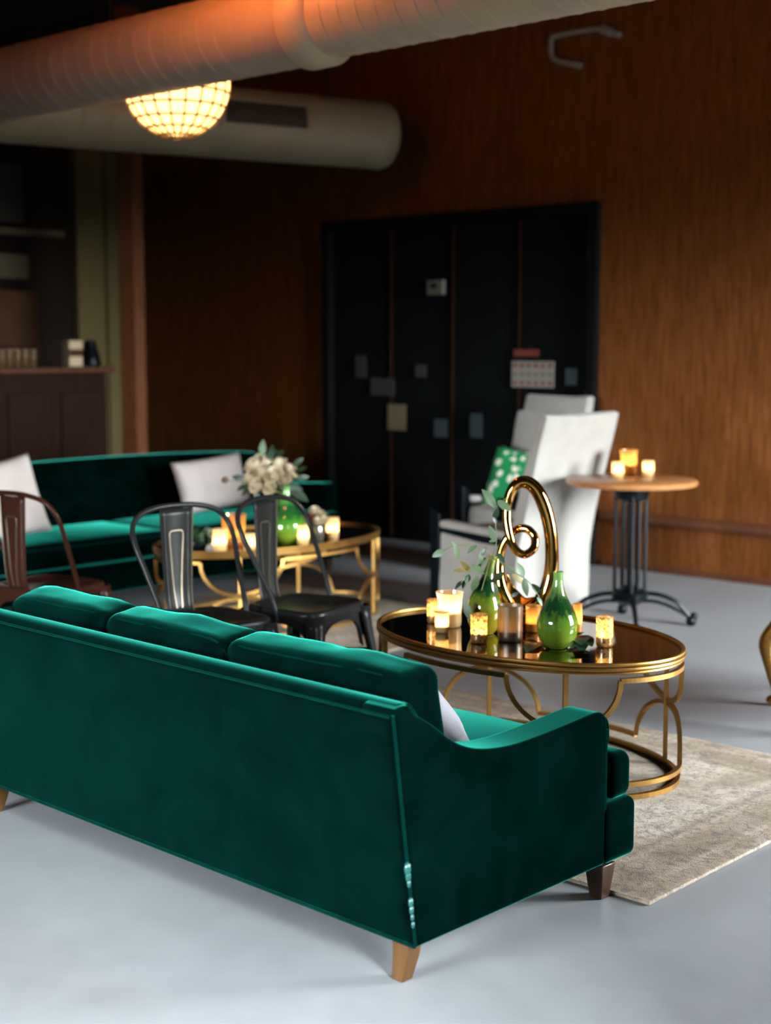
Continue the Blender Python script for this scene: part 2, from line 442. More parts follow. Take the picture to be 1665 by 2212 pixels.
def smooth_path(pts, n=8, closed=False):
    P = [Vector(p) for p in pts]; out = []; m = len(P)
    for i in range(m if closed else m - 1):
        g = lambda k: P[k % m] if closed else P[max(0, min(m - 1, k))]
        p0, p1, p2, p3 = g(i - 1), g(i), g(i + 1), g(i + 2)
        for t in range(n):
            t /= n
            out.append(.5 * ((2 * p1) + (p2 - p0) * t + (2 * p0 - 5 * p1 + 4 * p2 - p3) * t * t + (3 * p1 - p0 - 3 * p2 + p3) * t ** 3))
    if not closed: out.append(P[-1])
    return out
ROOM = ANG   # local x = U, local y = V
# ================================================================== the room
def room_box(name, u0, u1, v0, v1, z0, z1, m, parent=None):
    b = MB(); b.box(((u0 + u1) / 2, (v0 + v1) / 2, (z0 + z1) / 2), (u1 - u0, v1 - v0, z1 - z0))
    o = b.build(name, m, parent, smooth=False)
    if not parent: o.rotation_euler = (0, 0, ANG)
    return o
struct(room_box('floor', U0 - .3, U1 + .3, V0 - .3, V1 + .3, -.2, 0, 'floor'))
struct(room_box('ceiling', U0 - .3, U1 + .3, V0 - .3, V1 + .3, CEIL, CEIL + .2, 'ceiling'))
DU0, DU1, DH = -8.72, -5.99, 2.585
b = MB()
for (a0, a1, z0, z1) in ((U0, DU0, 0, CEIL), (DU1, U1 + .2, 0, CEIL), (DU0, DU1, DH, CEIL)):
    b.box(((a0 + a1) / 2, V1 + .1, (z0 + z1) / 2), (a1 - a0, .2, z1 - z0))
o = struct(b.build('wall_back', 'wallwood', None, smooth=False)); o.rotation_euler = (0, 0, ANG)
struct(room_box('wall_left', U0 - .2, U0, V0, V1, 0, CEIL, 'darkwall'))
def wall_with_windows(name, which):
    b = MB(); ws = sorted([w for w in WIN if w[0] == which], key=lambda w: w[1])
    lo, hi = (V0, V1) if which == 'right' else (U0, U1)
    segs = []; cur = lo
    for _, a0, a1, z0, z1 in ws:
        segs.append((cur, a0, 0, CEIL)); segs.append((a0, a1, 0, z0)); segs.append((a0, a1, z1, CEIL)); cur = a1
    segs.append((cur, hi, 0, CEIL))
    for a0, a1, z0, z1 in segs:
        if which == 'right': b.box((U1 + .1, (a0 + a1) / 2, (z0 + z1) / 2), (.2, a1 - a0, z1 - z0))
        else: b.box(((a0 + a1) / 2, V0 - .1, (z0 + z1) / 2), (a1 - a0, .2, z1 - z0))
    o = struct(b.build(name, 'blind', None, smooth=False)); o.rotation_euler = (0, 0, ANG)
wall_with_windows('wall_right', 'right'); wall_with_windows('wall_front', 'front')
for i, (w, a0, a1, z0, z1) in enumerate(WIN):
    def P3(a, z): return (U1 + .08, a, z) if w == 'right' else (a, V0 - .08, z)
    m = (a0 + a1) / 2
    root = thing('window_%d' % (i + 1), (0, 0, 0), ANG); struct(root)
    fr = MB()
    for (c0, c1, d) in (((a0 + a1) / 2, z0 + .03, (a1 - a0, .06)), ((a0 + a1) / 2, z1 - .03, (a1 - a0, .06)), (a0 + .03, (z0 + z1) / 2, (.06, z1 - z0)), (a1 - .03, (z0 + z1) / 2, (.06, z1 - z0)), (m, (z0 + z1) / 2, (.05, z1 - z0))):
        p = P3(c0, c1)
        fr.box(p, (.06, d[0], d[1]) if w == 'right' else (d[0], .06, d[1]))
    fr.build('window_frame', 'blackframe', root, smooth=False)
    for h0, h1 in ((a0 + .05, m - .02), (m + .02, a1 - .05)):
        g = MB(); p = P3((h0 + h1) / 2, (z0 + z1) / 2)
        g.box(p, (.006, h1 - h0, z1 - z0 - .1) if w == 'right' else (h1 - h0, .006, z1 - z0 - .1)); g.build('pane', 'glass_pane', root, smooth=False)
# chair rail and baseboard on the brown wall
b = MB(); b.prism([(V1 - .035, .335), (V1 - .045, .35), (V1 - .045, .385), (V1 - .03, .40), (V1, .405), (V1, .33)], 'x', DU1 + .06, U1)
o = struct(b.build('trim_1', 'rail', None, smooth=False)); o.rotation_euler = (0, 0, ANG)
b = MB(); b.prism([(V1 - .02, 0), (V1 - .02, .035), (V1, .045), (V1, 0)], 'x', DU1 + .06, U1)
o = struct(b.build('baseboard_back', 'rail', None, smooth=False)); o.rotation_euler = (0, 0, ANG)
struct(room_box('wall_light_block_right', -.62, U1, 2.20, 2.62, 0, CEIL, 'blind'))  # unseen wall added to shade the lower right floor
struct(room_box('wall_light_block_left', -5.8, -5.6, V0, 2.3, 0, CEIL, 'blind'))  # unseen wall added to keep window light off the far left
# ------------------------------------------------------------------ black folding doors in the wall
door = thing('door_1', W((DU0 + DU1) / 2, V1, 0), ANG); struct(door)
hw = (DU1 - DU0) / 2
b = MB()
b.box((-hw + .035, -.01, DH / 2), (.07, .1, DH)); b.box((hw - .035, -.01, DH / 2), (.07, .1, DH)); b.box((0, -.01, DH - .04), (2 * hw, .1, .08))
b.build('door_frame', 'blackframe', door, smooth=False, bevel=.004)
b = MB(); b.box((0, .12, DH / 2), (2 * hw + .1, .06, DH + .1)); b.build('door_light_stop', 'blackframe', door, smooth=False)  # panel added behind the leaves to stop sky light leaking in
n_leaf = 4; lw = (2 * hw - .14) / n_leaf
for i in range(n_leaf):
    x0 = -hw + .07 + i * lw
    b = MB(); poly = []
    ribs = 13
    pts = []
    for k in range(ribs):
        a = x0 + .012 + (lw - .024) * k / ribs; w_ = (lw - .024) / ribs
        pts += [(a, .03), (a + w_ * .2, .018), (a + w_ * .7, .018), (a + w_ * .9, .03)]
    pts += [(x0 + lw - .012, .03), (x0 + lw - .012, .06), (x0 + .012, .06)]
    b.prism(pts, 'z', .02, DH - .085)
    leaf = b.build('door_leaf', 'black', door, smooth=False)
    b = MB(); b.box((x0 + lw - .002, .012, DH / 2 - .03), (.012, .02, DH - .1)); b.build('edge_strip', 'edgewood' if i in (0, 1, 2) else 'blackframe', leaf, smooth=False)
    if i == 3:
        for z in (2.23, 1.2, .3):
            b = MB(); b.lathe([(.009, -.05), (.009, .05)], 10, (x0 + lw - .01, -.03, z), True, True); b.build('hinge', 'steel', leaf, label='small grey hinge barrel')
def on_wall(name, x0, y0, x1, y1, m, label, cat, v=V1 - .075, thick=.006):
    a, c = PV(x0, y0, v), PV(x1, y1, v)
    cc = (a + c) / 2; w_ = abs((c - a).dot(U)); h_ = abs(a.z - c.z)
    b = MB(); b.box((0, 0, 0), (w_, thick, h_)); o = b.build(name, m, None, smooth=False); o.location = cc; o.rotation_euler = (0, 0, ANG)
    if label: tag(o, label, cat)
    return o, w_, h_
# notices fixed to the doors
DV = V1 - .002
o, w_, h_ = on_wall('notice_sheet', 1106, 780, 1196, 838, 'paper', 'white notice sheet with rows of red and white prints on black doors', 'notice', DV)
for i in range(6):
    for j in range(3):
        b = MB(); b.box((-w_ / 2 + w_ * (i + .5) / 6, -.005, -h_ / 2 + h_ * (j + .5) / 3), (w_ / 6 * .5, .003, h_ / 3 * .42)); b.build('print_patch', 'redprint' if j != 1 else 'tanpaper', o, smooth=False)
on_wall('red_sticker', 1110, 755, 1163, 770, 'redprint', 'small red sticker above the printed notice sheet on the doors', 'sticker', DV)
on_wall('paper_notice', 838, 873, 876, 930, 'tanpaper', 'tan paper notice low on the black doors left of the armchairs', 'notice', DV)
on_wall('paper_notice', 801, 816, 851, 855, 'dimpaper', 'dim square notice on the black doors above the tan paper', 'notice', DV)
on_wall('paper_notice', 768, 768, 790, 816, 'dimpaper', 'narrow dim paper strip highest at the left of the black doors', 'notice', DV)
on_wall('paper_notice', 938, 905, 966, 945, 'bluepaper', 'faint blue grey card on the black doors beside the armchair', 'notice', DV)
on_wall('paper_notice', 1016, 893, 1041, 946, 'bluepaper', 'pale blue grey card on the black doors nearest the tufted armchair', 'notice', DV)
on_wall('paper_notice', 1222, 796, 1246, 832, 'bluepaper', 'small bluish card at the right edge of the black doors', 'notice', DV)
on_wall('paper_notice', 898, 788, 920, 815, 'dimpaper', 'tiny dim card in the middle of the black doors', 'notice', DV)
o, w_, h_ = on_wall('door_alarm', 926, 606, 958, 636, 'plastic', 'small beige door alarm box high on the black doors', 'alarm', DV - .015, .04)
b = MB(); b.box((-.01, -.022, .012), (w_ * .4, .006, h_ * .35)); b.build('sensor_window', 'blackframe', o, smooth=False)
# conduit loop high on the back wall
pc = [PV(1243, 139, V1 - .06), PV(1205, 131, V1 - .06), PV(1192, 120, V1 - .06), PV(1191, 88, V1 - .06), PV(1202, 77, V1 - .06), PV(1270, 64, V1 - .06), PV(1300, 62, V1 - .06), PV(1328, 72, V1 - .06)]
cp = thing('conduit_pipe', pc[0], 0, 'bent grey conduit pipe high on the dark back wall', 'pipe')
b = MB(); b.tube([p - pc[0] for p in smooth_path(pc, 5)], .019, 10); b.build('pipe', 'steel', cp)
b = MB(); q = pc[6] - pc[0]; b.tube([q, q + (pc[7] - pc[6]) * .75], .032, 10); b.build('coupling', 'steel', cp)
for k in (0, 7):
    b = MB(); q = pc[k] - pc[0]; b.tube([q, q + V * .06], .022, 10); b.build('wall_clip', 'steel', cp)

# ================================================================== ducts
D1V, D1H, D1R = 4.9, 3.08, .2
d1 = thing('air_duct', W(-5, D1V, D1H), ANG, 'large round tan air duct crossing overhead with bolted collar', 'duct')
def cyl_x(x0, x1, r, n=48, caps=True):
    b = MB(); nn = 24
    b.tube([(x0 + (x1 - x0) * i / nn, 0, 0) for i in range(nn + 1)], r, n); return b
cyl_x(-7.0, .1, D1R).build('duct_body', 'duct', d1, auto=60)
cyl_x(.1, 7.0, D1R * .93).build('duct_run', 'ductseam', d1, auto=60)
b = MB(); b.tube([(-.02, 0, 0), (.0, 0, 0), (.03, 0, 0), (.06, 0, 0), (.12, 0, 0), (.16, 0, 0)], [D1R + .002, D1R + .022, D1R + .022, D1R + .02, D1R + .02, D1R * .94], 48); b.build('collar', 'ductseam', d1, auto=50)
def helix(x0, x1, r, pitch, tr):
    pts = []; n = int((x1 - x0) / pitch * 28)
    for i in range(n + 1):
        a = 2 * math.pi * i / 28; pts.append((x0 + pitch * i / 28, r * math.cos(a), r * math.sin(a)))
    b = MB(); b.tube(pts, tr, 5); return b
helix(.2, 4.5, D1R * .93, .11, .0035).build('spiral_seam', 'ductseam', d1)
helix(-6.5, -.05, D1R, .12, .0028).build('spiral_seam', 'duct', d1)
for x in (-4.5, -1.5, 2.0):
    b = MB(); b.tube([(x, 0, D1R), (x, 0, CEIL - D1H)], .006, 6); b.build('hanger_rod', 'blackframe', d1)
e0 = PY(836, 287, 10.95); e0.z = 3.10; dd = Vector((-.857, -.515, 0)).normalized()
d2 = thing('branch_air_duct', e0, math.atan2(dd.y, dd.x), 'rounded-end olive grey branch duct behind the glowing lantern', 'duct')
D2R = .243
b = MB(); b.tube([(-.0, 0, 0), (.006, 0, 0), (.025, 0, 0), (.06, 0, 0)] + [(.06 + 3.1 * i / 20, 0, 0) for i in range(1, 21)], [.0001 + D2R * .72, D2R * .84, D2R * .95, D2R] + [D2R] * 20, 48); b.build('duct_body', 'duct2', d2, auto=60)
for i in range(8):
    b = MB(); x = 1.25 + i * .19
    ring = [(x, (D2R + .001) * math.cos(a), (D2R + .001) * math.sin(a)) for a in [2 * math.pi * k / 40 for k in range(40)]]
    b.tube(ring, .003, 5, True); b.build('seam_ring', 'duct2', d2)
for x in (.5, 2.2):
    b = MB(); b.tube([(x, 0, D2R), (x, 0, CEIL - 3.1)], .006, 6); b.build('hanger_rod', 'blackframe', d2)
# grille on the camera side of the branch duct (local +y points to camera side)
gx0, gx1 = .78, 1.42
def onduct(x, a, r): return (x, r * math.cos(a), r * math.sin(a))
A0, A1 = R(28), R(-8)
b = MB(); rows = 8
vs_, fs = [], []
for i in range(rows + 1):
    a = A0 + (A1 - A0) * i / rows
    vs_ += [onduct(gx0, a, D2R + .006), onduct(gx1, a, D2R + .006)]
for i in range(rows): fs.append((2 * i, 2 * i + 1, 2 * i + 3, 2 * i + 2))
b.add(vs_, fs); gb = b.build('grille_back', 'grille', d2)
for (xa, xb, aa, ab) in ((gx0 - .02, gx1 + .02, A0 + R(5), A0), (gx0 - .02, gx1 + .02, A1, A1 - R(5)), (gx0 - .02, gx0 + .008, A0, A1), (gx1 - .008, gx1 + .02, A0, A1)):
    b = MB(); vs_, fs = [], []
    for i in range(rows + 1):
        a = aa + (ab - aa) * i / rows
        for r_ in (D2R, D2R + .016): vs_ += [onduct(xa, a, r_), onduct(xb, a, r_)]
    for i in range(rows):
        k = 4 * i; fs += [(k + 2, k + 3, k + 7, k + 6), (k, k + 2, k + 6, k + 4), (k + 1, k + 5, k + 7, k + 3)]
    fs += [(0, 1, 3, 2), (4 * rows, 4 * rows + 2, 4 * rows + 3, 4 * rows + 1)]
    b.add(vs_, fs); b.build('grille_frame', 'duct2', d2, smooth=False)
for k in range(22):
    x = gx0 + .015 + (gx1 - gx0 - .03) * k / 21
    b = MB(); b.tube([onduct(x, A0 + (A1 - A0) * i / 6, D2R + .010) for i in range(7)], .003, 4); b.build('grille_fin', 'fin', d2, smooth=False)

# ================================================================== lantern lamps
def lantern(loc, r, label, power, ceil=CEIL, color=(1, .62, .26), shade='shade_gold'):
    t = thing('globe_lantern', loc, 0, label, 'lamp')
    prof = [(r * math.sin(math.pi * (i + .6) / 24.2), -r * math.cos(math.pi * (i + .6) / 24.2)) for i in range(24)]
    b = MB(); b.lathe(prof, 48, (0, 0, 0), True, False); sh = b.build('lamp_shade', shade, t, auto=180)
    for k in range(20):
        a = math.pi * 2 * k / 20
        b = MB(); b.tube([(p[0] * 1.006 * math.cos(a), p[0] * 1.006 * math.sin(a), p[1] * 1.006) for p in prof[::2] + [prof[-1]]], .005, 4); b.build('meridian_rib', 'shaderib', sh)
    for k in range(2, 23, 2):
        rr, z = prof[k]
        b = MB(); b.tube([(rr * 1.006 * math.cos(a), rr * 1.006 * math.sin(a), z * 1.006) for a in [2 * math.pi * q / 40 for q in range(40)]], .005, 4, True); b.build('ring_rib', 'shaderib', sh)
    b = MB(); b.tube([(0, 0, r), (0, 0, ceil - loc[2])], .006, 6); b.build('cord', 'blackframe', t)
    b = MB(); b.lathe([(.02, -.05), (.03, -.035), (.034, 0), (.028, .03), (.014, .055), (.012, .09)], 16, (0, 0, .08), True, True); b.build('bulb', 'bulb', t)
    ld = bpy.data.lights.new('lantern_light', 'POINT'); ld.energy = power; ld.color = color; ld.shadow_soft_size = .05
    lo = bpy.data.objects.new('lantern_light', ld); col.objects.link(lo); lo.parent = t; lo.location = (0, 0, .0)
    return t
gl = PY(381, 180, 8.2)
lantern(gl, .293, 'glowing round lattice lantern hanging behind the tan duct', 8)
lantern(W(-5.1, 4.12, 3.42), .15, 'added unseen amber lantern above the frame, turning the tan duct orange', 5, color=(1, .36, .09), shade='shade_added')  # lamp added out of view to throw orange light on the duct

# ================================================================== rugs
def rug(u0, u1, v0, v1, label):
    b = MB(); w_, d_ = u1 - u0, v1 - v0
    n = 30
    b.rbox((0, 0, .006), (w_, d_, .012), .005, k=2)
    o = b.build('area_rug', 'rug'); o.location = W((u0 + u1) / 2, (v0 + v1) / 2, 0); o.rotation_euler = (0, 0, ANG)
    tag(o, label, 'rug'); return o
rug(-4.97, -2.17, 3.47, 5.09, 'cream and taupe distressed rug under the candlelit coffee table and front sofa')
rug(-7.0, -5.05, 4.35, 6.6, 'cream distressed rug under the far oval table and metal chairs')

# ================================================================== sofas
def make_sofa(name, Lx, label, cushions, seats=3, H=.72, arm=.555, depth=.94, group=None, camel=0, backlean=.08):
    t = thing(name, (0, 0, 0), 0, label, 'sofa', group)
    hx = Lx / 2; at = .11
    # base (full width, stands proud of the arms at the front)
    b = MB(); b.rbox((0, .05 + (depth - .12) / 2, .19), (Lx - .02, depth - .12, .175), .022, k=6); b.build('base', 'velvet', t)
    b = MB(); b.rbox((0, depth - .08, .192), (Lx + .03, .16, .18), .028, k=6); b.build('front_rail', 'velvet', t)
    # back slab, leaning
    yb = [(-.0, .10), (-backlean * .55, .42), (-backlean, H - .02), (-backlean + .012, H), (-backlean + .035, H + .008), (-backlean + .075, H + .002), (-backlean + .10, H - .03), (.12, .42), (.17, .10)]
    nseg = 24; b = MB(); vs_, fs = [], []; m_ = len(yb)
    for i in range(nseg + 1):
        x = -hx + .012 + (Lx - .024) * i / nseg; q = 1 - (2 * i / nseg - 1) ** 2
        for (y, z) in yb: vs_.append((x, y, z + (camel * (q ** .7) if z > .6 else 0)))
    for i in range(nseg):
        for k in range(m_):
            l = (k + 1) % m_; fs.append((i * m_ + k, (i + 1) * m_ + k, (i + 1) * m_ + l, i * m_ + l))
    fs += [tuple(range(m_)), tuple(nseg * m_ + k for k in reversed(range(m_)))]
    b.add(vs_, fs); bk = b.build('backrest', 'velvet', t, bevel=.006, seg=2)
    b = MB(); 
    b.tube([(-hx + .01 + (Lx - .02) * i / nseg, -backlean - .002, H - .018 + camel * (1 - (2 * i / nseg - 1) ** 2) ** .7 if True else 0) for i in range(nseg + 1)], .0042, 8); b.build('piping', 'velvet_pipe', bk)
    b = MB(); b.tube([(-hx, -.003, .103), (hx, -.003, .103)], .005, 8); b.build('piping', 'velvet_pipe', bk)
    # arms
    top = [(-backlean - .003, H), (-backlean + .05, H + .004), (-.0, H - .025), (.06, H - .062), (.13, arm + .052), (.20, arm + .018), (.28, arm - .002), (.38, arm - .012), (.50, arm - .010), (.66, arm + .0), (.75, arm + .006), (.785, arm - .004), (.80, arm - .03), (.802, arm - .08)]
    top = [(q.x, q.y) for q in smooth_path([(a, c, 0) for a, c in top], 4)]
    poly = top + [(.80, .105), (0.0, .10), (-backlean * .5, .40)]
    for s_ in (-1, 1):
        b = MB(); x0, x1 = (hx - at, hx + .005) if s_ > 0 else (-hx - .005, -hx + at)
        b.prism(poly, 'x', x0, x1); ar = b.build('arm', 'velvet', t, bevel=.02, seg=4)
        xo = x1 - .004 if s_ > 0 else x0 + .004
        pth = [(xo, y + (.004 if y > .7 else 0), z - .012) for y, z in top if y > -backlean + .02]
        b = MB(); b.tube(pth, .004, 8); b.build('piping', 'velvet_pipe', ar)
        b = MB(); b.tube(smooth_path([(xo, -.002, .105), (xo, -backlean * .5 - .002, .40), (xo, -backlean - .004, H - .012)], 6), .0045, 8); b.build('piping', 'velvet_pipe', ar)
        b = MB(); b.tube([(xo, .798, .11), (xo, .798, arm - .05)], .0045, 8); b.build('piping', 'velvet_pipe', ar)
    # seat cushions, T shaped at the ends
    inn = Lx - 2 * at; cw = inn / seats
    for i in range(seats):
        x0, x1 = -hx + at + i * cw + .003, -hx + at + (i + 1) * cw - .003
        b = MB(); b.rbox(((x0 + x1) / 2, .12 + (depth - .145) / 2, .36), (x1 - x0, depth - .145, .15), .045, (0, .0, .018), 6, .003, i)
        c = b.build('seat_cushion', 'velvet', t)
        if i in (0, seats - 1):
            xe = hx if i == seats - 1 else -hx
            b = MB(); b.rbox((xe - math.copysign(.065, xe), depth - .075, .355), (.16, .10, .14), .035, k=3); b.build('cushion_wing', 'velvet', c)
        zz = .425; b = MB()
        b.tube([(x0 + .02, depth - .03, zz - .015), (x1 - .02, depth - .03, zz - .015)], .005, 6); b.build('piping', 'velvet_pipe', c)
    # loose back cushions
    for i in range(cushions):
        fr_ = (0, .30, .62, 1.0); xa, xb = -hx + at + inn * fr_[i], -hx + at + inn * fr_[i + 1]; cw2 = xb - xa; xc = (xa + xb) / 2
        rot = Matrix.Rotation(R(9), 3, 'X')
        b = MB(); d = (cw2 + .01, .17, .37)
        b.rbox((xc, .155, .582), d, .045, (.006, .03, .012), 9, .008, i + 5, rot)
        c = b.build('back_cushion', 'velvet', t)
        for yy in (-.085, .085):
            ring = []
            for k in range(64):
                a = 2 * math.pi * k / 64; ca, sa = math.cos(a), math.sin(a)
                e_ = .22; px = math.copysign(abs(ca) ** e_, ca) * (d[0] / 2 - .006); pz = math.copysign(abs(sa) ** e_, sa) * (d[2] / 2 - .004)
                p = Vector((px, yy * .72, pz)); q2 = p * 7 + Vector(((i + 5) * 3.1, (i + 5) * 1.7, 0)); p += noise.noise_vector(q2) * .008
                ring.append(rot @ p + Vector((xc, .155, .582)))
            b = MB(); b.tube(ring, .0048, 6, True); b.build('piping', 'velvet_pipe', c)
    # legs
    for s_ in (-1, 1):
        b = MB(); x = s_ * (hx - .055); secs = [(.105, .0, .028), (.06, -.006, .025), (.02, -.016, .021), (0, -.022, .019)]
        vs_, fs = [], []
        for z, oy, w_ in secs:
            for sx_, sy_ in ((-1, -1), (1, -1), (1, 1), (-1, 1)): vs_.append((x + sx_ * w_, .03 + oy + sy_ * w_, z))
        for k in range(len(secs) - 1):
            for q in range(4): fs.append((k * 4 + q, k * 4 + (q + 1) % 4, k * 4 + 4 + (q + 1) % 4, k * 4 + 4 + q))
        fs += [(0, 1, 2, 3), (12, 15, 14, 13)]
        b.add(vs_, fs); b.build('leg', 'leg_light', t, bevel=.003, label='honey coloured rear leg')
        b = MB(); y = depth - .135; vs_, fs = [], []
        for z, w_ in ((.105, .033), (0, .021)):
            for sx_, sy_ in ((-1, -1), (1, -1), (1, 1), (-1, 1)): vs_.append((s_ * (hx - .022) + sx_ * w_, y + sy_ * w_, z))
        fs = [(0, 1, 2, 3), (4, 7, 6, 5)] + [(q, (q + 1) % 4, 4 + (q + 1) % 4, 4 + q) for q in range(4)]
        b.add(vs_, fs); b.build('leg', 'leg_dark', t, bevel=.003, label='dark walnut front leg')
    return t
s1 = make_sofa('velvet_sofa', 2.03, 'large emerald green velvet sofa in front, seen from behind', 3, depth=.945)
_a = ANG - R(1.3); s1.location = W(-2.31, 2.625, 0) - Vector((math.cos(_a), math.sin(_a), 0)) * 1.02; s1.rotation_euler = (0, 0, _a)
# worn plastic-wrapped corner piece: clear glossy tacks along the rear corner seam
s2 = make_sofa('velvet_sofa', 2.95, 'dark green velvet sofa at the back with white pillows', 0, 2, H=.79, arm=.62, depth=.88, camel=.045, backlean=.06)
s2.location = W(-7.98, (4.32 + 7.27) / 2, 0); s2.rotation_euler = (0, 0, ANG - R(90))
# clear glossy repair glue beads on the rear corner of the front sofa (parts of it)
for i, (z, r_) in enumerate(((.315, .012), (.295, .010), (.275, .007), (.225, .009), (.205, .008), (.185, .006), (.165, .006))):
    y = -.04 * (z - .1) / .3
    b = MB(); b.lathe([(.001, -r_ * 1.5), (r_ * .6, -r_), (r_ * .75, 0), (r_ * .6, r_), (.001, r_ * 1.5)], 10, (1.015 + .004, y - .006, z), False, False); b.build('glue_bead', 'velvet_glue' if 'velvet_glue' in M else M.setdefault('velvet_glue', mat('glossy_teal_glue', (.006, .06, .055), .1)), s1, label='glossy bead on the worn corner seam')

# ------------------------------------------------------------------ throw pillows
def pillow(name, w_, h_, th, m, loc, rot, label, n=16, pinch=.06):
    b = MB(); vs_, fs = [], []
    for side in (1, -1):
        for i in range(n + 1):
            for j in range(n + 1):
                x, y = 2 * i / n - 1, 2 * j / n - 1
                k = max(0, (1 - x ** 4) * (1 - y ** 4)) ** .55
                px = x * (1 - pinch * (1 - y * y)) ; py = y * (1 - pinch * (1 - x * x))
                wv = noise.noise(Vector((x * 2, y * 2, side * 3 + w_ * 9))) * .006
                vs_.append((px * w_ / 2, side * (th / 2 * k + (wv if k > .2 else 0)), py * h_ / 2))
    m1 = (n + 1) ** 2
    for s_ in (0, 1):
        for i in range(n):
            for j in range(n):
                a = s_ * m1 + i * (n + 1) + j; q = (a, a + 1, a + n + 2, a + n + 1); fs.append(q if s_ == 0 else tuple(reversed(q)))
    b.add(vs_, fs); o = b.build(name, m, None, auto=180); o.location = loc; o.rotation_euler = rot; tag(o, label, 'pillow'); return o
# local pillow y = normal. far sofa faces +U -> normal along U
rzU = ANG - R(90)
def far_sofa_pt(px, py, u): return PU(px, py, u)
p = PU(458, 1044, -7.62); pillow('throw_pillow', .62, .37, .15, 'whitefab', p, (R(16), R(4), rzU), 'white rectangular pillow on the far sofa behind the roses')
p = PU(12, 1080, -7.62); pillow('throw_pillow', .50, .50, .15, 'whitefab', p, (R(16), R(8), rzU), 'white pillow at the left end of the far sofa behind the flare-tinted chair')
pillow('throw_pillow', .46, .36, .12, 'lilacfab', W(-2.85, 3.10, .575), (R(42), 0, ANG), 'pale lilac pillow leaning on the front sofa cushions, mostly hidden')

# ================================================================== oval coffee tables
def make_table(loc, rz, a, b_, h, label):
    t = thing('coffee_table', loc, rz, label, 'table', None)
    def E(th, z, ins=0.0): th = R(th); return ((a - ins) * math.cos(th), (b_ - ins) * math.sin(th), z)
    q = .0075
    # top rim: three stacked beads
    rim = MB(); n = 96
    for (z, ins, r_) in ((h - .006, .0, .008), (h - .022, -.001, .008), (h - .036, .004, .006)):
        rim.tube([E(360 * i / n, z, ins) for i in range(n)], r_, 8, True)
    rim.build('top_rim', 'gold', t)
    m_ = MB(); m_.lathe([(1, h - .020), (1, h - .012)], 96, (0, 0, 0), True, True)
    m_.v = [(x * (a - .004), y * (b_ - .004), z) for x, y, z in m_.v]; m_.build('mirror_top', 'mirror', t, smooth=False)
    b = MB(); b.tube([E(360 * i / n, .010, .012) for i in range(n)], .009, 4, True, up=(0, 0, 1)); b.build('base_ring', 'gold', t, smooth=False)
    LG = [47, 133, 227, 313]
    zt, zb, zn, hwid = h * .872, .058, h * .5, 21
    for k, g in enumerate(LG):
        b = MB(); b.tube([E(g, .012, .012), E(g, h - .02, .012)], .0085, 4, up=E(g, 0)); b.build('leg', 'gold', t, smooth=False)
        b = MB(); up_ = []
        for i in range(25):
            al = math.pi * (i / 24); x = -math.cos(al); up_.append(E(g + hwid * x, zt - (zt - zn - .006) * math.sin(al), .006))
        b.tube(up_, .0085, 4, up=E(g, 0)); b.build('upper_arc', 'gold', t, smooth=False)
        b = MB(); lo = []
        for i in range(25):
            al = math.pi * (i / 24); x = -math.cos(al); lo.append(E(g + hwid * x, zb + (zn - zb - .008) * math.sin(al), .006))
        b.tube(lo, .0085, 4, up=E(g, 0)); b.build('lower_arc', 'gold', t, smooth=False)
        g2 = LG[(k + 1) % 4] + (360 if k == 3 else 0)
        for z, nm in ((zt, 'upper_bar'), (zb, 'lower_bar')):
            b = MB(); b.tube([E(g + hwid + (g2 - g - 2 * hwid) * i / 24, z, .006) for i in range(25)], .0085, 4, up=(0, 0, 1)); b.build(nm, 'gold', t, smooth=False)
    return t
TC = Vector((.530, 5.496, 0))
make_table(TC + Vector((0, 0, .012)), R(-44.66), .655, .436, .49, 'oval gold coffee table with mirror top behind the front sofa')
make_table(W(-6.10, 5.66, .012), ANG + R(90), .77, .44, .49, 'oval gold coffee table with roses before the far sofa')
TH = .502 - .012   # height of the mirror
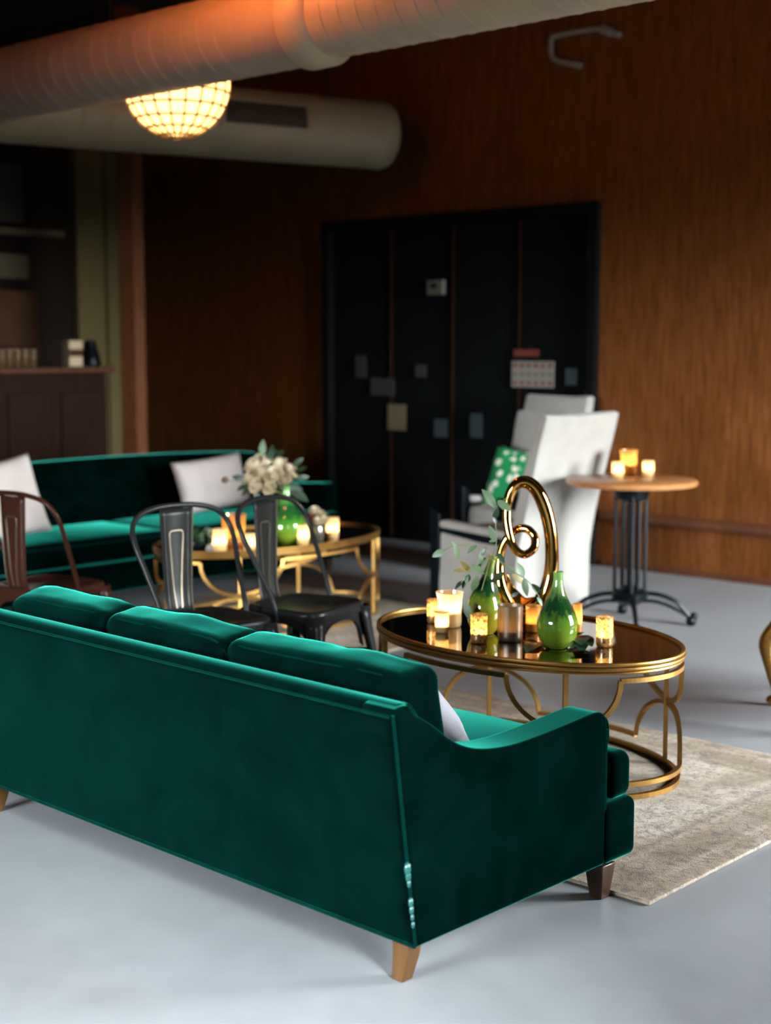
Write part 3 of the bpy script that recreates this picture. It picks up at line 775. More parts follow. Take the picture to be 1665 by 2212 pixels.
# ================================================================== metal chairs
def make_chair(m, label):
    t = thing('metal_chair', (0, 0, 0), 0, label, 'chair', None)
    # seat pan: rounded square with rolled edge and shallow dish; front is +y
    def outline(s_, n=40):
        out = []
        for i in range(n):
            a = 2 * math.pi * i / n; ca, sa = math.cos(a), math.sin(a); e_ = .42
            x = math.copysign(abs(ca) ** e_, ca); y = math.copysign(abs(sa) ** e_, sa)
            wx = .205 + .012 * y
            out.append((x * wx * s_, y * .205 * s_))
        return out
    rings = [(1.0, .425), (1.012, .445), (1.005, .462), (.97, .470), (.90, .469), (.80, .462), (.6, .457), (.3, .455), (.02, .455)]
    vs_, fs = [], []; n = 40
    for s_, z in rings: vs_ += [(x, y, z) for x, y in outline(s_, n)]
    for k in range(len(rings) - 1):
        for i in range(n): j = (i + 1) % n; fs.append((k * n + i, k * n + j, (k + 1) * n + j, (k + 1) * n + i))
    fs.append(tuple((len(rings) - 1) * n + i for i in range(n)))
    MB().add(vs_, fs).build('seat', m, t, auto=80)
    # legs: tapered pressed-steel channels
    for sx_ in (-1, 1):
        for sy_ in (-1, 1):
            b = MB(); vs_, fs = [], []; secs = 9; k_ = 9
            for i in range(secs):
                q = i / (secs - 1); z = .45 * (1 - q); c = Vector((sx_ * (.168 + .075 * q), sy_ * (.168 + .085 * q), z))
                w_ = .055 * (1 - q) + .018 + .03 * max(0, .25 - q)
                base = math.atan2(sy_, sx_)
                for j in range(k_):
                    a = base + R(-105 + 210 * j / (k_ - 1)); vs_.append(c + Vector((math.cos(a), math.sin(a), 0)) * w_ * .62)
            for i in range(secs - 1):
                for j in range(k_ - 1): fs.append((i * k_ + j, i * k_ + j + 1, (i + 1) * k_ + j + 1, (i + 1) * k_ + j))
            b.add(vs_, fs); lg = b.build('leg', m, t, auto=80)
            md = lg.modifiers.new('solid', 'SOLIDIFY'); md.thickness = .004; md.offset = -1
    # aprons with an arch
    for (ax, sg) in (('y', -1), ('y', 1), ('x', -1), ('x', 1)):
        b = MB(); prof = []; hw_ = .165; n_ = 18
        for i in range(n_ + 1):
            x = -hw_ + 2 * hw_ * i / n_; q = abs(x) / hw_
            prof.append((x, .41 - .14 * max(0, (1 - math.sqrt(max(0, 1 - q ** 2.6))))))
        poly = prof + [(hw_, .44), (-hw_, .44)]
        for i in range(n_): 
            p0, p1 = prof[i], prof[i + 1]
            quad = [p0, p1, (p1[0], .44), (p0[0], .44)]
            b.prism(quad, ax, sg * .190 - .002, sg * .190 + .002) if ax == 'y' else b.prism(quad, 'x', sg * .190 - .002, sg * .190 + .002)
        b.build('apron', m, t, smooth=False)
        # rolled edge of the arch
        b = MB(); b.tube([((x, sg * .192, z) if ax == 'y' else (sg * .192, x, z)) for x, z in prof], .005, 6); b.build('arch_edge', m, t)
    b = MB(); b.tube([(-.20, -.20, .25), (.20, .20, .25)], .008, 8); b.build('cross_brace', m, t)
    b = MB(); b.tube([(-.20, .20, .25), (.20, -.20, .25)], .008, 8); b.build('cross_brace', m, t)
    # hoop back
    half = [(.205, .005, .415), (.207, -.005, .46), (.212, -.03, .53), (.232, -.095, .67), (.247, -.145, .775), (.236, -.178, .84), (.19, -.198, .885), (.10, -.211, .908), (0, -.214, .913)]
    pts = half + [(-x, y, z) for x, y, z in reversed(half[:-1])]
    b = MB(); b.tube(smooth_path(pts, 6), .0115, 10); b.build('back_hoop', m, t)
    # splat
    vs_, fs = [], []; rows_, cols_ = 16, 6
    def spl(q):
        ys = smooth_path([(-.165, .455, .062), (-.185, .475, .064), (-.198, .54, .066), (-.203, .65, .071), (-.206, .78, .077), (-.207, .90, .082)], 5)
        i = q * (len(ys) - 1); k = min(int(i), len(ys) - 2); return ys[k].lerp(ys[k + 1], i - k)
    for i in range(rows_ + 1):
        s_ = spl(i / rows_)
        for j in range(cols_ + 1):
            x = (2 * j / cols_ - 1); vs_.append((x * s_.z, s_.x + .010 * (x * x) - .010, s_.y))
    for i in range(rows_):
        for j in range(cols_): a = i * (cols_ + 1) + j; fs.append((a, a + 1, a + cols_ + 2, a + cols_ + 1))
    sp = MB().add(vs_, fs).build('splat', m, t, auto=80); md = sp.modifiers.new('solid', 'SOLIDIFY'); md.thickness = .004; md.offset = 0
    pth = []
    for x, q in [(-.22, .22), (-.30, .45), (-.40, .70), (-.44, .80), (-.36, .835), (0, .84), (.36, .835), (.44, .80), (.40, .70), (.30, .45), (.22, .22)]:
        s_ = spl(q); pth.append((x * s_.z, s_.x - .010 + .010 * x * x, s_.y))
    b = MB()
    b.tube(smooth_path([(x, y - .003, z) for x, y, z in pth], 5), .0032, 6); b.build('pressed_rib', 'worn', sp)
    b = MB(); b.tube(smooth_path([(x, y + .003, z) for x, y, z in pth], 5), .0032, 6); b.build('pressed_rib', 'worn', sp)
    for s_ in (-1, 1):
        b = MB(); b.tube([(spl(q).z * s_, spl(q).x, spl(q).y) for q in [i / 12 for i in range(1, 13)]], .0035, 6); b.build('splat_edge', 'worn' if s_ < 0 else m, sp)
        b = MB(); b.lathe([(.006, -.004), (.008, 0), (.004, .005)], 10, (s_ * .21, .004, .43), True, True); b.build('bolt', 'worn', t)
    return t
def place_chair(o, u, v, deg):   # deg = heading of the seat front in the world
    o.location = W(u, v, 0); o.rotation_euler = (0, 0, R(deg - 90))
c1 = make_chair('gunmetal', 'black metal cafe chair nearest the gold coffee table')
place_chair(c1, -4.50, 4.37, -32); c1.location.z = .012
c2 = copy_tree(c1); c2['label'] = 'black metal cafe chair between the flare-tinted chair and the other black chair'
place_chair(c2, -4.55, 3.86, -47); c2.location.z = .012
c3 = make_chair('gunmetal_flare', 'metal cafe chair tinted by painted lens flare at the left edge of the picture'); 
c3.location = (-1.60, 6.86, 0); c3.rotation_euler = (0, 0, R(56 - 90))

# ================================================================== high-back armchairs
def make_armchair(label, hh=1.18, w_=.70, tuft=False):
    t = thing('high_back_armchair', (0, 0, 0), 0, label, 'armchair')   # origin at floor under rear edge, front = +y
    # back: tapered leaning slab; rear face at y=0 (floor) leaning to -y
    nz, nx = 16, 10; vs_, fs = [], []
    def prof(q):   # rear y, front y, half width at height fraction q
        z = .02 + (hh - .02) * q
        lean = 0 if z < .35 else -.20 * ((z - .35) / (hh - .35)) ** 1.15
        return z, lean, lean + .14 - .05 * q, w_ / 2 * (1 - .03 * abs(q - .4) + .02 * math.sin(q * 9))
    b = MB()
    for i in range(nz + 1):
        z, y0, y1, hw_ = prof(i / nz)
        for j in range(nx + 1):
            x = 2 * j / nx - 1; vs_.append((x * hw_, y0 + .012 * (x * x) , z + (.012 * x * x if i == nz else 0)))
        for j in range(nx + 1):
            x = 1 - 2 * j / nx; vs_.append((x * hw_, y1 - .012 * (x * x) , z + (.012 * x * x if i == nz else 0)))
    m_ = 2 * (nx + 1)
    for i in range(nz):
        for k in range(m_): l = (k + 1) % m_; fs.append((i * m_ + k, i * m_ + l, (i + 1) * m_ + l, (i + 1) * m_ + k))
    fs += [tuple(reversed(range(m_))), tuple(nz * m_ + k for k in range(m_))]
    b.add(vs_, fs); bk = b.build('backrest', 'greyfab', t, bevel=.018, seg=3)
    for s_ in (-1, 1):
        b = MB(); b.tube([(s_ * (prof(q)[3] - .004), prof(q)[1] + .016, prof(q)[0]) for q in [i / 16 for i in range(17)]], .006, 6); b.build('welt', 'greyfab', bk)
    if tuft:
        for q in (.60, .76, .90):
            for x in ((-.5, 0, .5) if q != .76 else (-.25, .25)):
                z, y0, y1, hw_ = prof(q)
                b = MB(); b.lathe([(.020, 0), (.018, .008), (.008, .013), (.001, .014)], 12, (0, 0, 0), True, False)
                o = b.build('tuft_button', 'greyfab', bk); o.location = (x * hw_, y1 - .006, z); o.rotation_euler = (R(-90), 0, 0)
        b = MB(); z0, z1 = .56, 1.0
        b.rbox((0, .075, .86), (w_ * .86, .05, .52), .03, (0, .02, 0), 6, .006, 3, Matrix.Rotation(R(14), 3, 'X')); b.build('back_pad', 'greyfab', bk)
    # seat deck and cushion
    b = MB(); b.rbox((0, .37, .19), (w_ - .12, .50, .26), .03, k=4); b.build('seat_base', 'greyfab', t)
    b = MB(); b.rbox((0, .385, .40), (w_ - .17, .54, .16), .05, (0, 0, .015), 6); b.build('seat_cushion', 'greyfab', t)
    for s_ in (-1, 1):
        x = s_ * (w_ / 2 - .04)
        # outer side panel with flared foot
        b = MB(); b.prism([(.02, .02), (.61, .02), (.62, .10), (.60, .25), (.595, .47), (.10, .42), (.04, .42)], 'x', x - .035, x + .035); b.build('side_panel', 'greyfab', t, bevel=.012, seg=3)
        b = MB(); b.prism([(.08, .425), (.30, .435), (.61, .475), (.61, .52), (.30, .485), (.08, .465)], 'x', x - .036, x + .036); b.build('arm_rail', 'iron', t, smooth=False, bevel=.004)
        b = MB(); b.rbox((x, .34, .505), (.095, .52, .045), .02, k=4, rot=Matrix.Rotation(R(3.5), 3, 'X')); b.build('arm_pad', 'greyfab', t)
        b = MB(); b.prism([(.60, .0), (.675, .0), (.675, .62), (.60, .58)], 'x', x - .038, x + .038); b.build('front_post', 'iron', t, smooth=False, bevel=.005)
        for y in (.06,):
            b = MB(); b.box((x - s_ * .02, y, .01), (.05, .05, .02)); b.build('foot', 'iron', t, smooth=False)
    return t
ac1 = make_armchair('pale grey high back armchair turned away, its plain back to the round table', 1.185, .72)
ac1.location = W(-5.06, 6.98, 0); ac1.rotation_euler = (0, 0, math.atan2(-U.y, -U.x) - R(90))
ac2 = make_armchair('pale grey tufted high back armchair against the black doors', 1.215, .56, True)
ac2.location = W(-6.20, 8.42, 0); ac2.rotation_euler = (0, 0, math.atan2(-V.y, -V.x) - R(90))
# pillow on the tufted chair
p = PV(1112, 1040, 8.02)
pillow('throw_pillow', .46, .46, .14, 'spots', p, (R(17), R(-6), math.atan2(-V.y, -V.x) - R(90)), 'green pillow with white spots on the tufted armchair')

# ================================================================== bistro table
bt = thing('bistro_table', PH(1358, 1350, 0), 0, 'small round wooden bistro table on a black iron base', 'table')
BH = .836
b = MB(); b.lathe([(.34, BH - .035), (.363, BH - .030), (.37, BH - .018), (.366, BH - .006), (.358, BH)], 56, (0, 0, 0), True, True); b.build('table_top', 'tablewood', bt)
b = MB(); b.lathe([(.018, .17), (.018, BH - .035)], 14, (0, 0, 0), True, True); b.build('center_column', 'iron', bt)
rot0 = R(-93)
for k in range(4):
    a = rot0 + k * R(90); c_, s_ = math.cos(a), math.sin(a)
    b = MB(); b.tube([(.085 * c_, .085 * s_, .17), (.085 * c_, .085 * s_, BH - .10), (.092 * c_, .092 * s_, BH - .036)], .011, 8); b.build('side_rod', 'iron', bt)
    a2 = a + R(45)
    b = MB(); b.tube([(.06 * math.cos(a2), .06 * math.sin(a2), .17), (.06 * math.cos(a2), .06 * math.sin(a2), BH - .036)], .009, 8); b.build('side_rod', 'iron', bt)
    b = MB()
    b.tube([(r_ * c_, r_ * s_, z) for r_, z in [(q.x, q.y) for q in smooth_path([(.04, .20, 0), (.09, .185, 0), (.17, .175, 0), (.26, .14, 0), (.31, .09, 0), (.345, .045, 0)], 5)]], .013, 8)
    b.tube([(r_ * c_, r_ * s_, z) for r_, z in [(q.x, q.y) for q in smooth_path([(.03, .135, 0), (.12, .14, 0), (.20, .122, 0), (.28, .085, 0), (.35, .045, 0)], 5)]], .010, 8)
    lg = b.build('leg', 'iron', bt)
    b = MB(); b.lathe([(.02, 0), (.028, .012), (.03, .03), (.024, .05), (.012, .06)], 12, (.35 * c_, .35 * s_, 0), True, True); b.build('foot', 'iron', lg)
    b = MB(); b.lathe([(.012, -.02), (.022, -.008), (.022, .008), (.012, .02)], 12, (.365 * c_, .365 * s_, .055), True, True); b.build('foot_knob', 'iron', lg)
b = MB(); b.lathe([(.05, .12), (.10, .15), (.105, .19), (.07, .21), (.03, .23)], 20, (0, 0, 0), True, True); b.build('hub', 'iron', bt)
b = MB(); b.lathe([(.03, BH - .13), (.09, BH - .11), (.10, BH - .08), (.11, BH - .036)], 20, (0, 0, 0), True, True); b.build('top_bracket', 'iron', bt)

# ================================================================== candles
def votive(loc, r, h, m, label, flare=0, fluted=0, power=1.2, wax=.35, name='votive_candle', cat='candle', lit=True):
    t = thing(name, loc, random.random() * 3, label, cat)
    prof = [(r * .90, 0), (r * .97, h * .04), (r * 1.0, h * .15), (r * .99, h * .5), (r * (1 + .3 * flare), h * .8), (r * (1.02 + flare), h)]
    n = 32; b = MB()
    b.lathe(prof, n, (0, 0, .001), True, False)
    if fluted: b.v = [(x * (1 + .03 * math.cos(12 * math.atan2(y, x))), y * (1 + .03 * math.cos(12 * math.atan2(y, x))), z) for x, y, z in b.v]
    gl_ = b.build('glass', m, t, auto=70)
    b = MB(); rr = r * (1.02 + flare); b.tube([(rr * math.cos(2 * math.pi * i / n), rr * math.sin(2 * math.pi * i / n), h + .001) for i in range(n)], .0018, 6, True); b.build('rim', m, gl_)
    b = MB(); b.lathe([(r * .86, .004), (r * .88, h * wax), (r * .3, h * wax - .002), (.001, h * wax - .003)], 20, (0, 0, 0), True, False); b.build('wax', 'wax', t)
    if lit:
        z = h * wax
        b = MB(); b.lathe([(.0015, z - .002), (.0045, z + .006), (.006, z + .013), (.0045, z + .022), (.0015, z + .031), (.0003, z + .036)], 10, (0, 0, 0), True, True); b.build('flame', 'flame', t)
        ld = bpy.data.lights.new('candle_light', 'POINT'); ld.energy = power * 3.2; ld.color = (1, .60, .22); ld.shadow_soft_size = .007
        lo = bpy.data.objects.new('candle_light', ld); col.objects.link(lo); lo.parent = t; lo.location = (0, 0, z + .016)
    return t
TT = TH + .001
def on_t(x, y): return PH(x, y, TT)
votive(on_t(935, 1345), .0235, .092, 'mercury', 'gold mercury glass votive furthest left on the near coffee table', power=.9)
votive(on_t(971, 1353), .046, .135, 'clearvot', 'tall amber hurricane glass candle with flared rim, near coffee table', flare=.14, power=2.2, wax=.45)
votive(on_t(954, 1366), .026, .078, 'clearvot', 'small frosted votive in front of the tall hurricane candle', power=.9, flare=.06)
votive(on_t(1034, 1388), .031, .105, 'mercury', 'mottled gold mercury votive left of the pewter cylinder', power=1.2)
votive(on_t(1101, 1383), .0475, .132, 'pewter', 'tall pewter grey glass cylinder at the front of the near table', power=.5, wax=.3, fluted=0, lit=True)
votive(on_t(1152, 1364), .030, .10, 'amberglass', 'dark amber glass votive hidden between pewter cylinder and green vase', power=.08)
votive(on_t(1247, 1367), .017, .112, 'amberglass', 'slim amber glass votive right behind the green vase', power=.5)
votive(on_t(1305, 1396), .031, .108, 'mercury', 'mottled gold mercury votive at the right of the near table', power=1.3)
bz = BH + .001
def on_b(x, y): return PH(x, y, bz)
votive(on_b(1334, 1031), .034, .085, 'clearvot', 'left gold votive on the round bistro table', power=.9)
votive(on_b(1357, 1024), .045, .14, 'amberglass', 'tall flared amber candle glass on the round bistro table', flare=.16, power=1.6, wax=.4)
votive(on_b(1400, 1028), .032, .085, 'clearvot', 'right gold votive on the round bistro table', power=.9)
votive(on_t(475, 1190), .038, .115, 'clearvot', 'lit votive at the left of the far coffee table', power=1.2)
votive(on_t(540, 1190), .032, .090, 'clearvot', 'lit votive between the two black chairs on far table', power=1.0)
votive(on_t(655, 1176), .032, .110, 'clearvot', 'lit votive beside the glass jar on the far table', power=1.2)
votive(on_t(718, 1162), .036, .115, 'clearvot', 'lit votive at the right end of the far table', power=1.2)
votive(on_t(505, 1178), .062, .17, 'amberglass', 'large amber glass goblet with a candle on the far table', flare=.12, power=1.4, wax=.3, name='amber_goblet', cat='candle')

# ================================================================== vases
def gourd(loc, H, r, m, label, bend=(0, 0), lip=.021, sq=1.0):
    prof0 = [(.50, 0), (.56, .012), (.58, .02), (.70, .045), (.88, .12), (.985, .22), (1.0, .30), (.96, .38), (.84, .47), (.66, .56), (.47, .66), (.33, .76), (.25, .86), (.225, .94), (.24, .98), (.25, 1.0), (.18, 1.0), (.16, .93)]
    t = thing('gourd_vase', loc, 0, label, 'vase')
    b = MB(); pr = [(q.x, q.y) for q in smooth_path([(a * r, z * H, 0) for a, z in prof0[:-2]], 3)] + [(a * r, z * H) for a, z in prof0[-2:]]
    b.lathe(pr, 40, (0, 0, 0), True, False, bend=lambda z: (bend[0] * max(0, z / H - .45) ** 1.5, bend[1] * max(0, z / H - .45) ** 1.5)); b.build('vase_body', m, t, auto=70)
    b = MB(); b.lathe([(r * .49, .0), (r * .53, .003), (r * .53, .007), (r * .49, .010)], 32, (0, 0, 0), True, True); b.build('foot_ring', 'foot' if 'foot' in M else M.setdefault('foot', mat('bare_clay', (.35, .25, .14), .6)), t)
    return t
v1 = on_t(1203, 1398); gourd(v1, .280, .076, 'gourd', 'bright green drip glazed gourd vase in front on the coffee table')
v2 = on_t(1046, 1368); gourd(v2, .30, .068, 'gourd2', 'olive yellow gourd vase holding eucalyptus on the coffee table', bend=(.075, 0))
v3 = on_t(618, 1172); gourd(v3, .315, .115, 'gourd3', 'lime green gourd vase under the white roses on far table')

# ================================================================== gold knot sculpture
scY = 5.66
base = PY(1136, 1336, scY); base.z = TT
t = thing('knot_sculpture', base, 0, 'polished gold looped knot sculpture on the near coffee table', 'sculpture')
k = [  # px, py, radius px, depth offset m
 (1108, 1322, 17, .015), (1088, 1285, 15, .02), (1080, 1245, 12, .03), (1082, 1205, 10, .035), (1092, 1172, 9, .03), (1112, 1148, 8.5, .02), (1136, 1142, 9, .0), (1153, 1158, 9, -.015), (1151, 1182, 9, -.03), (1130, 1195, 9, -.035), (1109, 1181, 9, -.035), (1098, 1150, 9.5, -.025), (1094, 1112, 10, -.01), (1100, 1072, 11, .0),
 (1116, 1046, 12.5, .0), (1138, 1042, 14, .0), (1160, 1060, 15, .0), (1178, 1100, 15, .0), (1189, 1150, 14.5, .0), (1192, 1205, 15, .0), (1187, 1255, 17, .0), (1172, 1298, 20, .0), (1145, 1322, 21, .0), (1118, 1325, 18, .008)]
sc_px = scY / FPX / _c
pp = []
for x, y, r_, dy in k:
    q = PY(x, y, scY); pp.append((Vector((q.x, q.y + dy, q.z)) - base, r_ * sc_px))
path = smooth_path([p for p, _ in pp], 8, True); rad = [q.x for q in smooth_path([(r_, 0, 0) for _, r_ in pp], 8, True)]
mz = min(p.z - r_ for p, r_ in zip(path, rad))
path = [p - Vector((0, 0, mz - .001)) if mz < 0 else p for p in path]
b = MB(); b.tube(path, rad, 18, True); b.build('knot_loop', 'polish', t, auto=180)
# web that closes the lower bowl of the loop
b = MB(); wv = []
wx = [(1100, 1318), (1092, 1270), (1095, 1235), (1112, 1270), (1135, 1292), (1160, 1288), (1178, 1265), (1178, 1295), (1150, 1325), (1120, 1330)]
b.add([tuple(PY(x, y, scY + .004) - base - Vector((0, 0, min(0, mz)))) for x, y in wx] + [tuple(PY(x, y, scY + .018) - base - Vector((0, 0, min(0, mz)))) for x, y in wx], [tuple(range(10)), tuple(reversed(range(10, 20)))] + [(i, (i + 1) % 10, 10 + (i + 1) % 10, 10 + i) for i in range(10)])
b.build('bowl_web', 'polish', t, bevel=.005, seg=3)
b = MB(); b.lathe([(.045, 0), (.048, .006), (.04, .014)], 28, (0, .0, 0), True, True); b.build('foot_plate', 'polish', t)

# ================================================================== foliage
def leaf_mesh(name, Lr=1.0, wr=.36, curl=.15):
    n = 7; vs_, fs = [], []
    for i in range(n + 1):
        q = i / n; w_ = wr * math.sin(math.pi * min(1, q * .92 + .06)) ** .8 * (1 - .25 * q)
        z = curl * (q - q * q * 1.6)
        vs_ += [(q * Lr, -w_ / 2, z + .10 * w_), (q * Lr, 0, z), (q * Lr, w_ / 2, z + .10 * w_)]
    for i in range(n):
        a = 3 * i; fs += [(a, a + 1, a + 4, a + 3), (a + 1, a + 2, a + 5, a + 4)]
    me = bpy.data.meshes.new(name); me.from_pydata(vs_, [], fs); me.update(); me.polygons.foreach_set('use_smooth', [True] * len(me.polygons)); return me
LEAF = {k_: leaf_mesh('leaf_' + k_) for k_ in ('leaf', 'leaf2', 'leafd')}
for k_ in LEAF: LEAF[k_].materials.append(M[k_])
def add_leaf(parent, base_loc, tip, kind='leaf', roll=None, wid=1.0):
    o = bpy.data.objects.new('leaf', LEAF[kind]); col.objects.link(o); o.parent = parent
    d = Vector(tip) - Vector(base_loc); ln = d.length
    x = d.normalized(); up = Vector((random.uniform(-.6, .6), -1, random.uniform(-.2, .9))) if roll is None else Vector(roll)
    z = (up - x * up.dot(x)).normalized(); y = z.cross(x)
    o.matrix_local = Matrix.Translation(base_loc) @ Matrix((x, y, z)).transposed().to_4x4() @ Matrix.Diagonal((ln, ln * wid, ln, 1))
    return o
def pxp(x, y, Y, org): return PY(x, y, Y) - org
eY = 5.50
eo = v2 + Vector((.04, 0, .27))
sprig = thing('eucalyptus_sprig', eo, 0, 'grey green eucalyptus sprigs spreading from the olive gourd vase', 'foliage')
stems = [[(1062, 1206, 0), (1050, 1190, -.02), (1020, 1180, -.04), (985, 1178, -.05), (958, 1190, -.06)],
         [(1062, 1206, 0), (1072, 1170, .0), (1070, 1130, -.01), (1072, 1096, -.01), (1095, 1075, -.02)],
         [(1060, 1206, 0), (1038, 1215, -.04), (1010, 1235, -.06), (995, 1262, -.07)],
         [(1062, 1206, 0), (1085, 1215, -.06), (1110, 1235, -.08), (1140, 1255, -.09), (1165, 1290, -.10)],
         [(1060, 1206, 0), (1050, 1240, -.06), (1040, 1275, -.08)]]
for st in stems:
    b = MB(); b.tube(smooth_path([pxp(x, y, eY + dy, eo) for x, y, dy in st], 5), .0018, 5); b.build('stem', 'stem', sprig)
lv = [(960, 1188, 933, 1203, 'leaf'), (982, 1176, 990, 1210, 'leaf'), (1030, 1177, 1008, 1195, 'leaf'), (985, 1178, 975, 1168, 'leaf'), (1045, 1186, 1034, 1220, 'leaf'),
      (1070, 1170, 1056, 1135, 'leaf'), (1056, 1170, 1072, 1168, 'leaf'), (1072, 1130, 1064, 1116, 'leafd'), (1070, 1096, 1042, 1056, 'leaf'), (1075, 1082, 1105, 1104, 'leaf'), (1066, 1122, 1076, 1096, 'leafd'),
      (1015, 1235, 995, 1212, 'leaf2'), (1018, 1240, 1000, 1262, 'leaf'), (1020, 1220, 1046, 1240, 'leaf'), (1030, 1245, 1020, 1278, 'leaf'), (1010, 1243, 998, 1272, 'leaf'), (1006, 1232, 980, 1232, 'leaf2'),
      (1050, 1205, 1030, 1228, 'leaf'), (1075, 1195, 1090, 1222, 'leafd'), (1112, 1235, 1098, 1222, 'leaf'), (1130, 1248, 1118, 1215, 'leaf'), (1132, 1250, 1138, 1288, 'leaf'), (1148, 1262, 1172, 1282, 'leafd'),
      (1160, 1290, 1172, 1308, 'leaf'), (1085, 1235, 1060, 1260, 'leafd'), (1105, 1242, 1140, 1262, 'leaf2'), (1068, 1262, 1075, 1285, 'leaf'), (1005, 1300, 1018, 1345, 'leaf'), (1040, 1200, 1050, 1180, 'leafd'), (1000, 1255, 982, 1272, 'leafd'), (1120, 1280, 1100, 1290, 'leafd'), (1050, 1200, 1068, 1215, 'leaf2')]
for x0, y0, x1, y1, kd in lv:
    dy = -.02 - .08 * min(1, abs(x0 - 1060) / 110)
    add_leaf(sprig, pxp(x0, y0, eY + dy, eo), pxp(x1, y1, eY + dy + random.uniform(-.02, .02), eo), kd, wid=random.uniform(1.15, 1.6))
# leaves lying on the mirror round the front vase
lo_ = on_t(1245, 1392)
sp2 = thing('leaf_cluster', lo_, 0, 'dark green leaves lying on the mirror beside the green vase', 'foliage')
b = MB(); b.tube([(-.04, .02, .004), (0, 0, .01), (.035, -.01, .006)], .0018, 5); b.build('stem', 'stem', sp2)
for x0, y0, x1, y1, z0, z1 in [(1250, 1372, 1262, 1362, .02, .05), (1252, 1376, 1278, 1390, .02, .022), (1248, 1380, 1258, 1402, .015, .006), (1246, 1378, 1236, 1392, .012, .02), (1244, 1374, 1256, 1384, .02, .04)]:
    add_leaf(sp2, PH(x0, y0, TT + z0) - lo_, PH(x1, y1, TT + z1) - lo_, 'leafd', (0, -.4, 1), 1.5)
lo2 = on_t(1148, 1392)
sp3 = thing('leaf_cluster', lo2, 0, 'dark green leaves lying on the mirror left of the green vase', 'foliage')
b = MB(); b.tube([(-.03, .0, .004), (0, 0, .006), (.045, .01, .006)], .0018, 5); b.build('stem', 'stem', sp3)
for x0, y0, x1, y1 in [(1160, 1388, 1130, 1382), (1155, 1390, 1138, 1402), (1165, 1388, 1180, 1396)]:
    add_leaf(sp3, PH(x0, y0, TT + .006) - lo2, PH(x1, y1, TT + .012) - lo2, 'leafd', (0, -.3, 1), 1.4)

# bouquet on the far table
bo = v3 + Vector((0, 0, .30)); bY = v3.y
bq = thing('rose_bouquet', bo, 0, 'bouquet of cream white roses with greenery on the far table', 'bouquet')
def rose_mesh():
    vs_, fs = [], []
    rnd = random.Random(3)
    for lay, (rad_, cnt, tilt, hgt) in enumerate(((.25, 3, .15, 1.0), (.5, 4, .35, .92), (.78, 5, .6, .78), (1.0, 6, .95, .6))):
        for c in range(cnt):
            a0 = 2 * math.pi * (c + .37 * lay) / cnt; sp = 2 * math.pi / cnt * .72
            o = len(vs_); nu, nv = 5, 4
            for i in range(nu + 1):
                a = a0 + sp * (i / nu * 2 - 1)
                for j in range(nv + 1):
                    q = j / nv; r_ = rad_ * (.25 + .75 * math.sin(min(1, q * 1.15) * math.pi / 2)) + tilt * .25 * q ** 3
                    z = -.55 + (hgt + .55) * q - .12 * tilt * q ** 4 - .10 * (2 * i / nu - 1) ** 2 * q
                    vs_.append((r_ * math.cos(a), r_ * math.sin(a), z))
            for i in range(nu):
                for j in range(nv): k_ = o + i * (nv + 1) + j; fs.append((k_, k_ + 1, k_ + nv + 2, k_ + nv + 1))
    me = bpy.data.meshes.new('rose'); me.from_pydata(vs_, [], fs); me.update(); me.polygons.foreach_set('use_smooth', [True] * len(me.polygons)); me.materials.append(M['petal']); return me
RM = rose_mesh()
for x, y, r_, dy in [(548, 1006, 20, 0), (576, 998, 17, .03), (602, 1004, 20, .05), (622, 1016, 18, .04), (543, 1032, 18, -.03), (566, 1020, 19, -.05), (592, 1030, 22, -.07), (556, 1050, 18, -.07), (612, 1038, 17, -.03), (584, 1055, 16, -.08), (632, 1030, 12, .06), (560, 990, 13, .06)]:
    o = bpy.data.objects.new('rose', RM); col.objects.link(o); o.parent = bq
    p = pxp(x, y, bY + dy, bo); s_ = .86 * r_ * bY / FPX; o.location = p
    d = (p + Vector((0, .0, .06)) + Vector((0, -.09, 0))).normalized(); o.rotation_euler = d.to_track_quat('Z', 'Y').to_euler(); o.scale = (s_,) * 3
    b = MB(); b.tube([p, p * .5 + Vector((0, 0, -.02)), Vector((0, 0, -.03))], .003, 5); b.build('stem', 'stem', bq)
rnd = random.Random(11)
for (x0, y0, x1, y1, kd) in [(566, 985, 568, 950, 'leaf'), (575, 990, 598, 972, 'leafd'), (600, 988, 612, 970, 'leafd'), (632, 1005, 655, 990, 'leafd'), (640, 1020, 662, 1008, 'leafd'), (530, 1035, 500, 1030, 'leafd'), (535, 1045, 512, 1060, 'leafd'), (540, 1055, 520, 1070, 'leafd'), (610, 1050, 640, 1070, 'leaf'), (620, 1045, 655, 1060, 'leafd'), (630, 1060, 665, 1082, 'leafd'), (560, 1060, 548, 1085, 'leafd'), (590, 1065, 585, 1085, 'leaf'), (605, 1060, 620, 1082, 'leafd'), (575, 1015, 590, 1008, 'leafd'), (560, 1035, 570, 1045, 'leafd'), (545, 1018, 555, 1012, 'leafd'), (598, 1015, 606, 1024, 'leafd'), (640, 1035, 668, 1030, 'leafd'), (585, 995, 588, 960, 'leafd')]:
    add_leaf(bq, pxp(x0, y0, bY - .02, bo), pxp(x1, y1, bY + rnd.uniform(-.06, .04), bo), kd, wid=1.4)
b = MB(); b.lathe([(.002, -.02), (.016, -.012), (.02, 0), (.015, .012), (.002, .02)], 12, tuple(pxp(486, 1037, bY - .05, bo)), True, True); b.build('seed_pod', 'pod', bq)
b = MB(); b.tube([pxp(486, 1037, bY - .05, bo), pxp(520, 1040, bY - .04, bo), Vector((0, 0, -.02))], .0025, 5); b.build('stem', 'stem', bq)
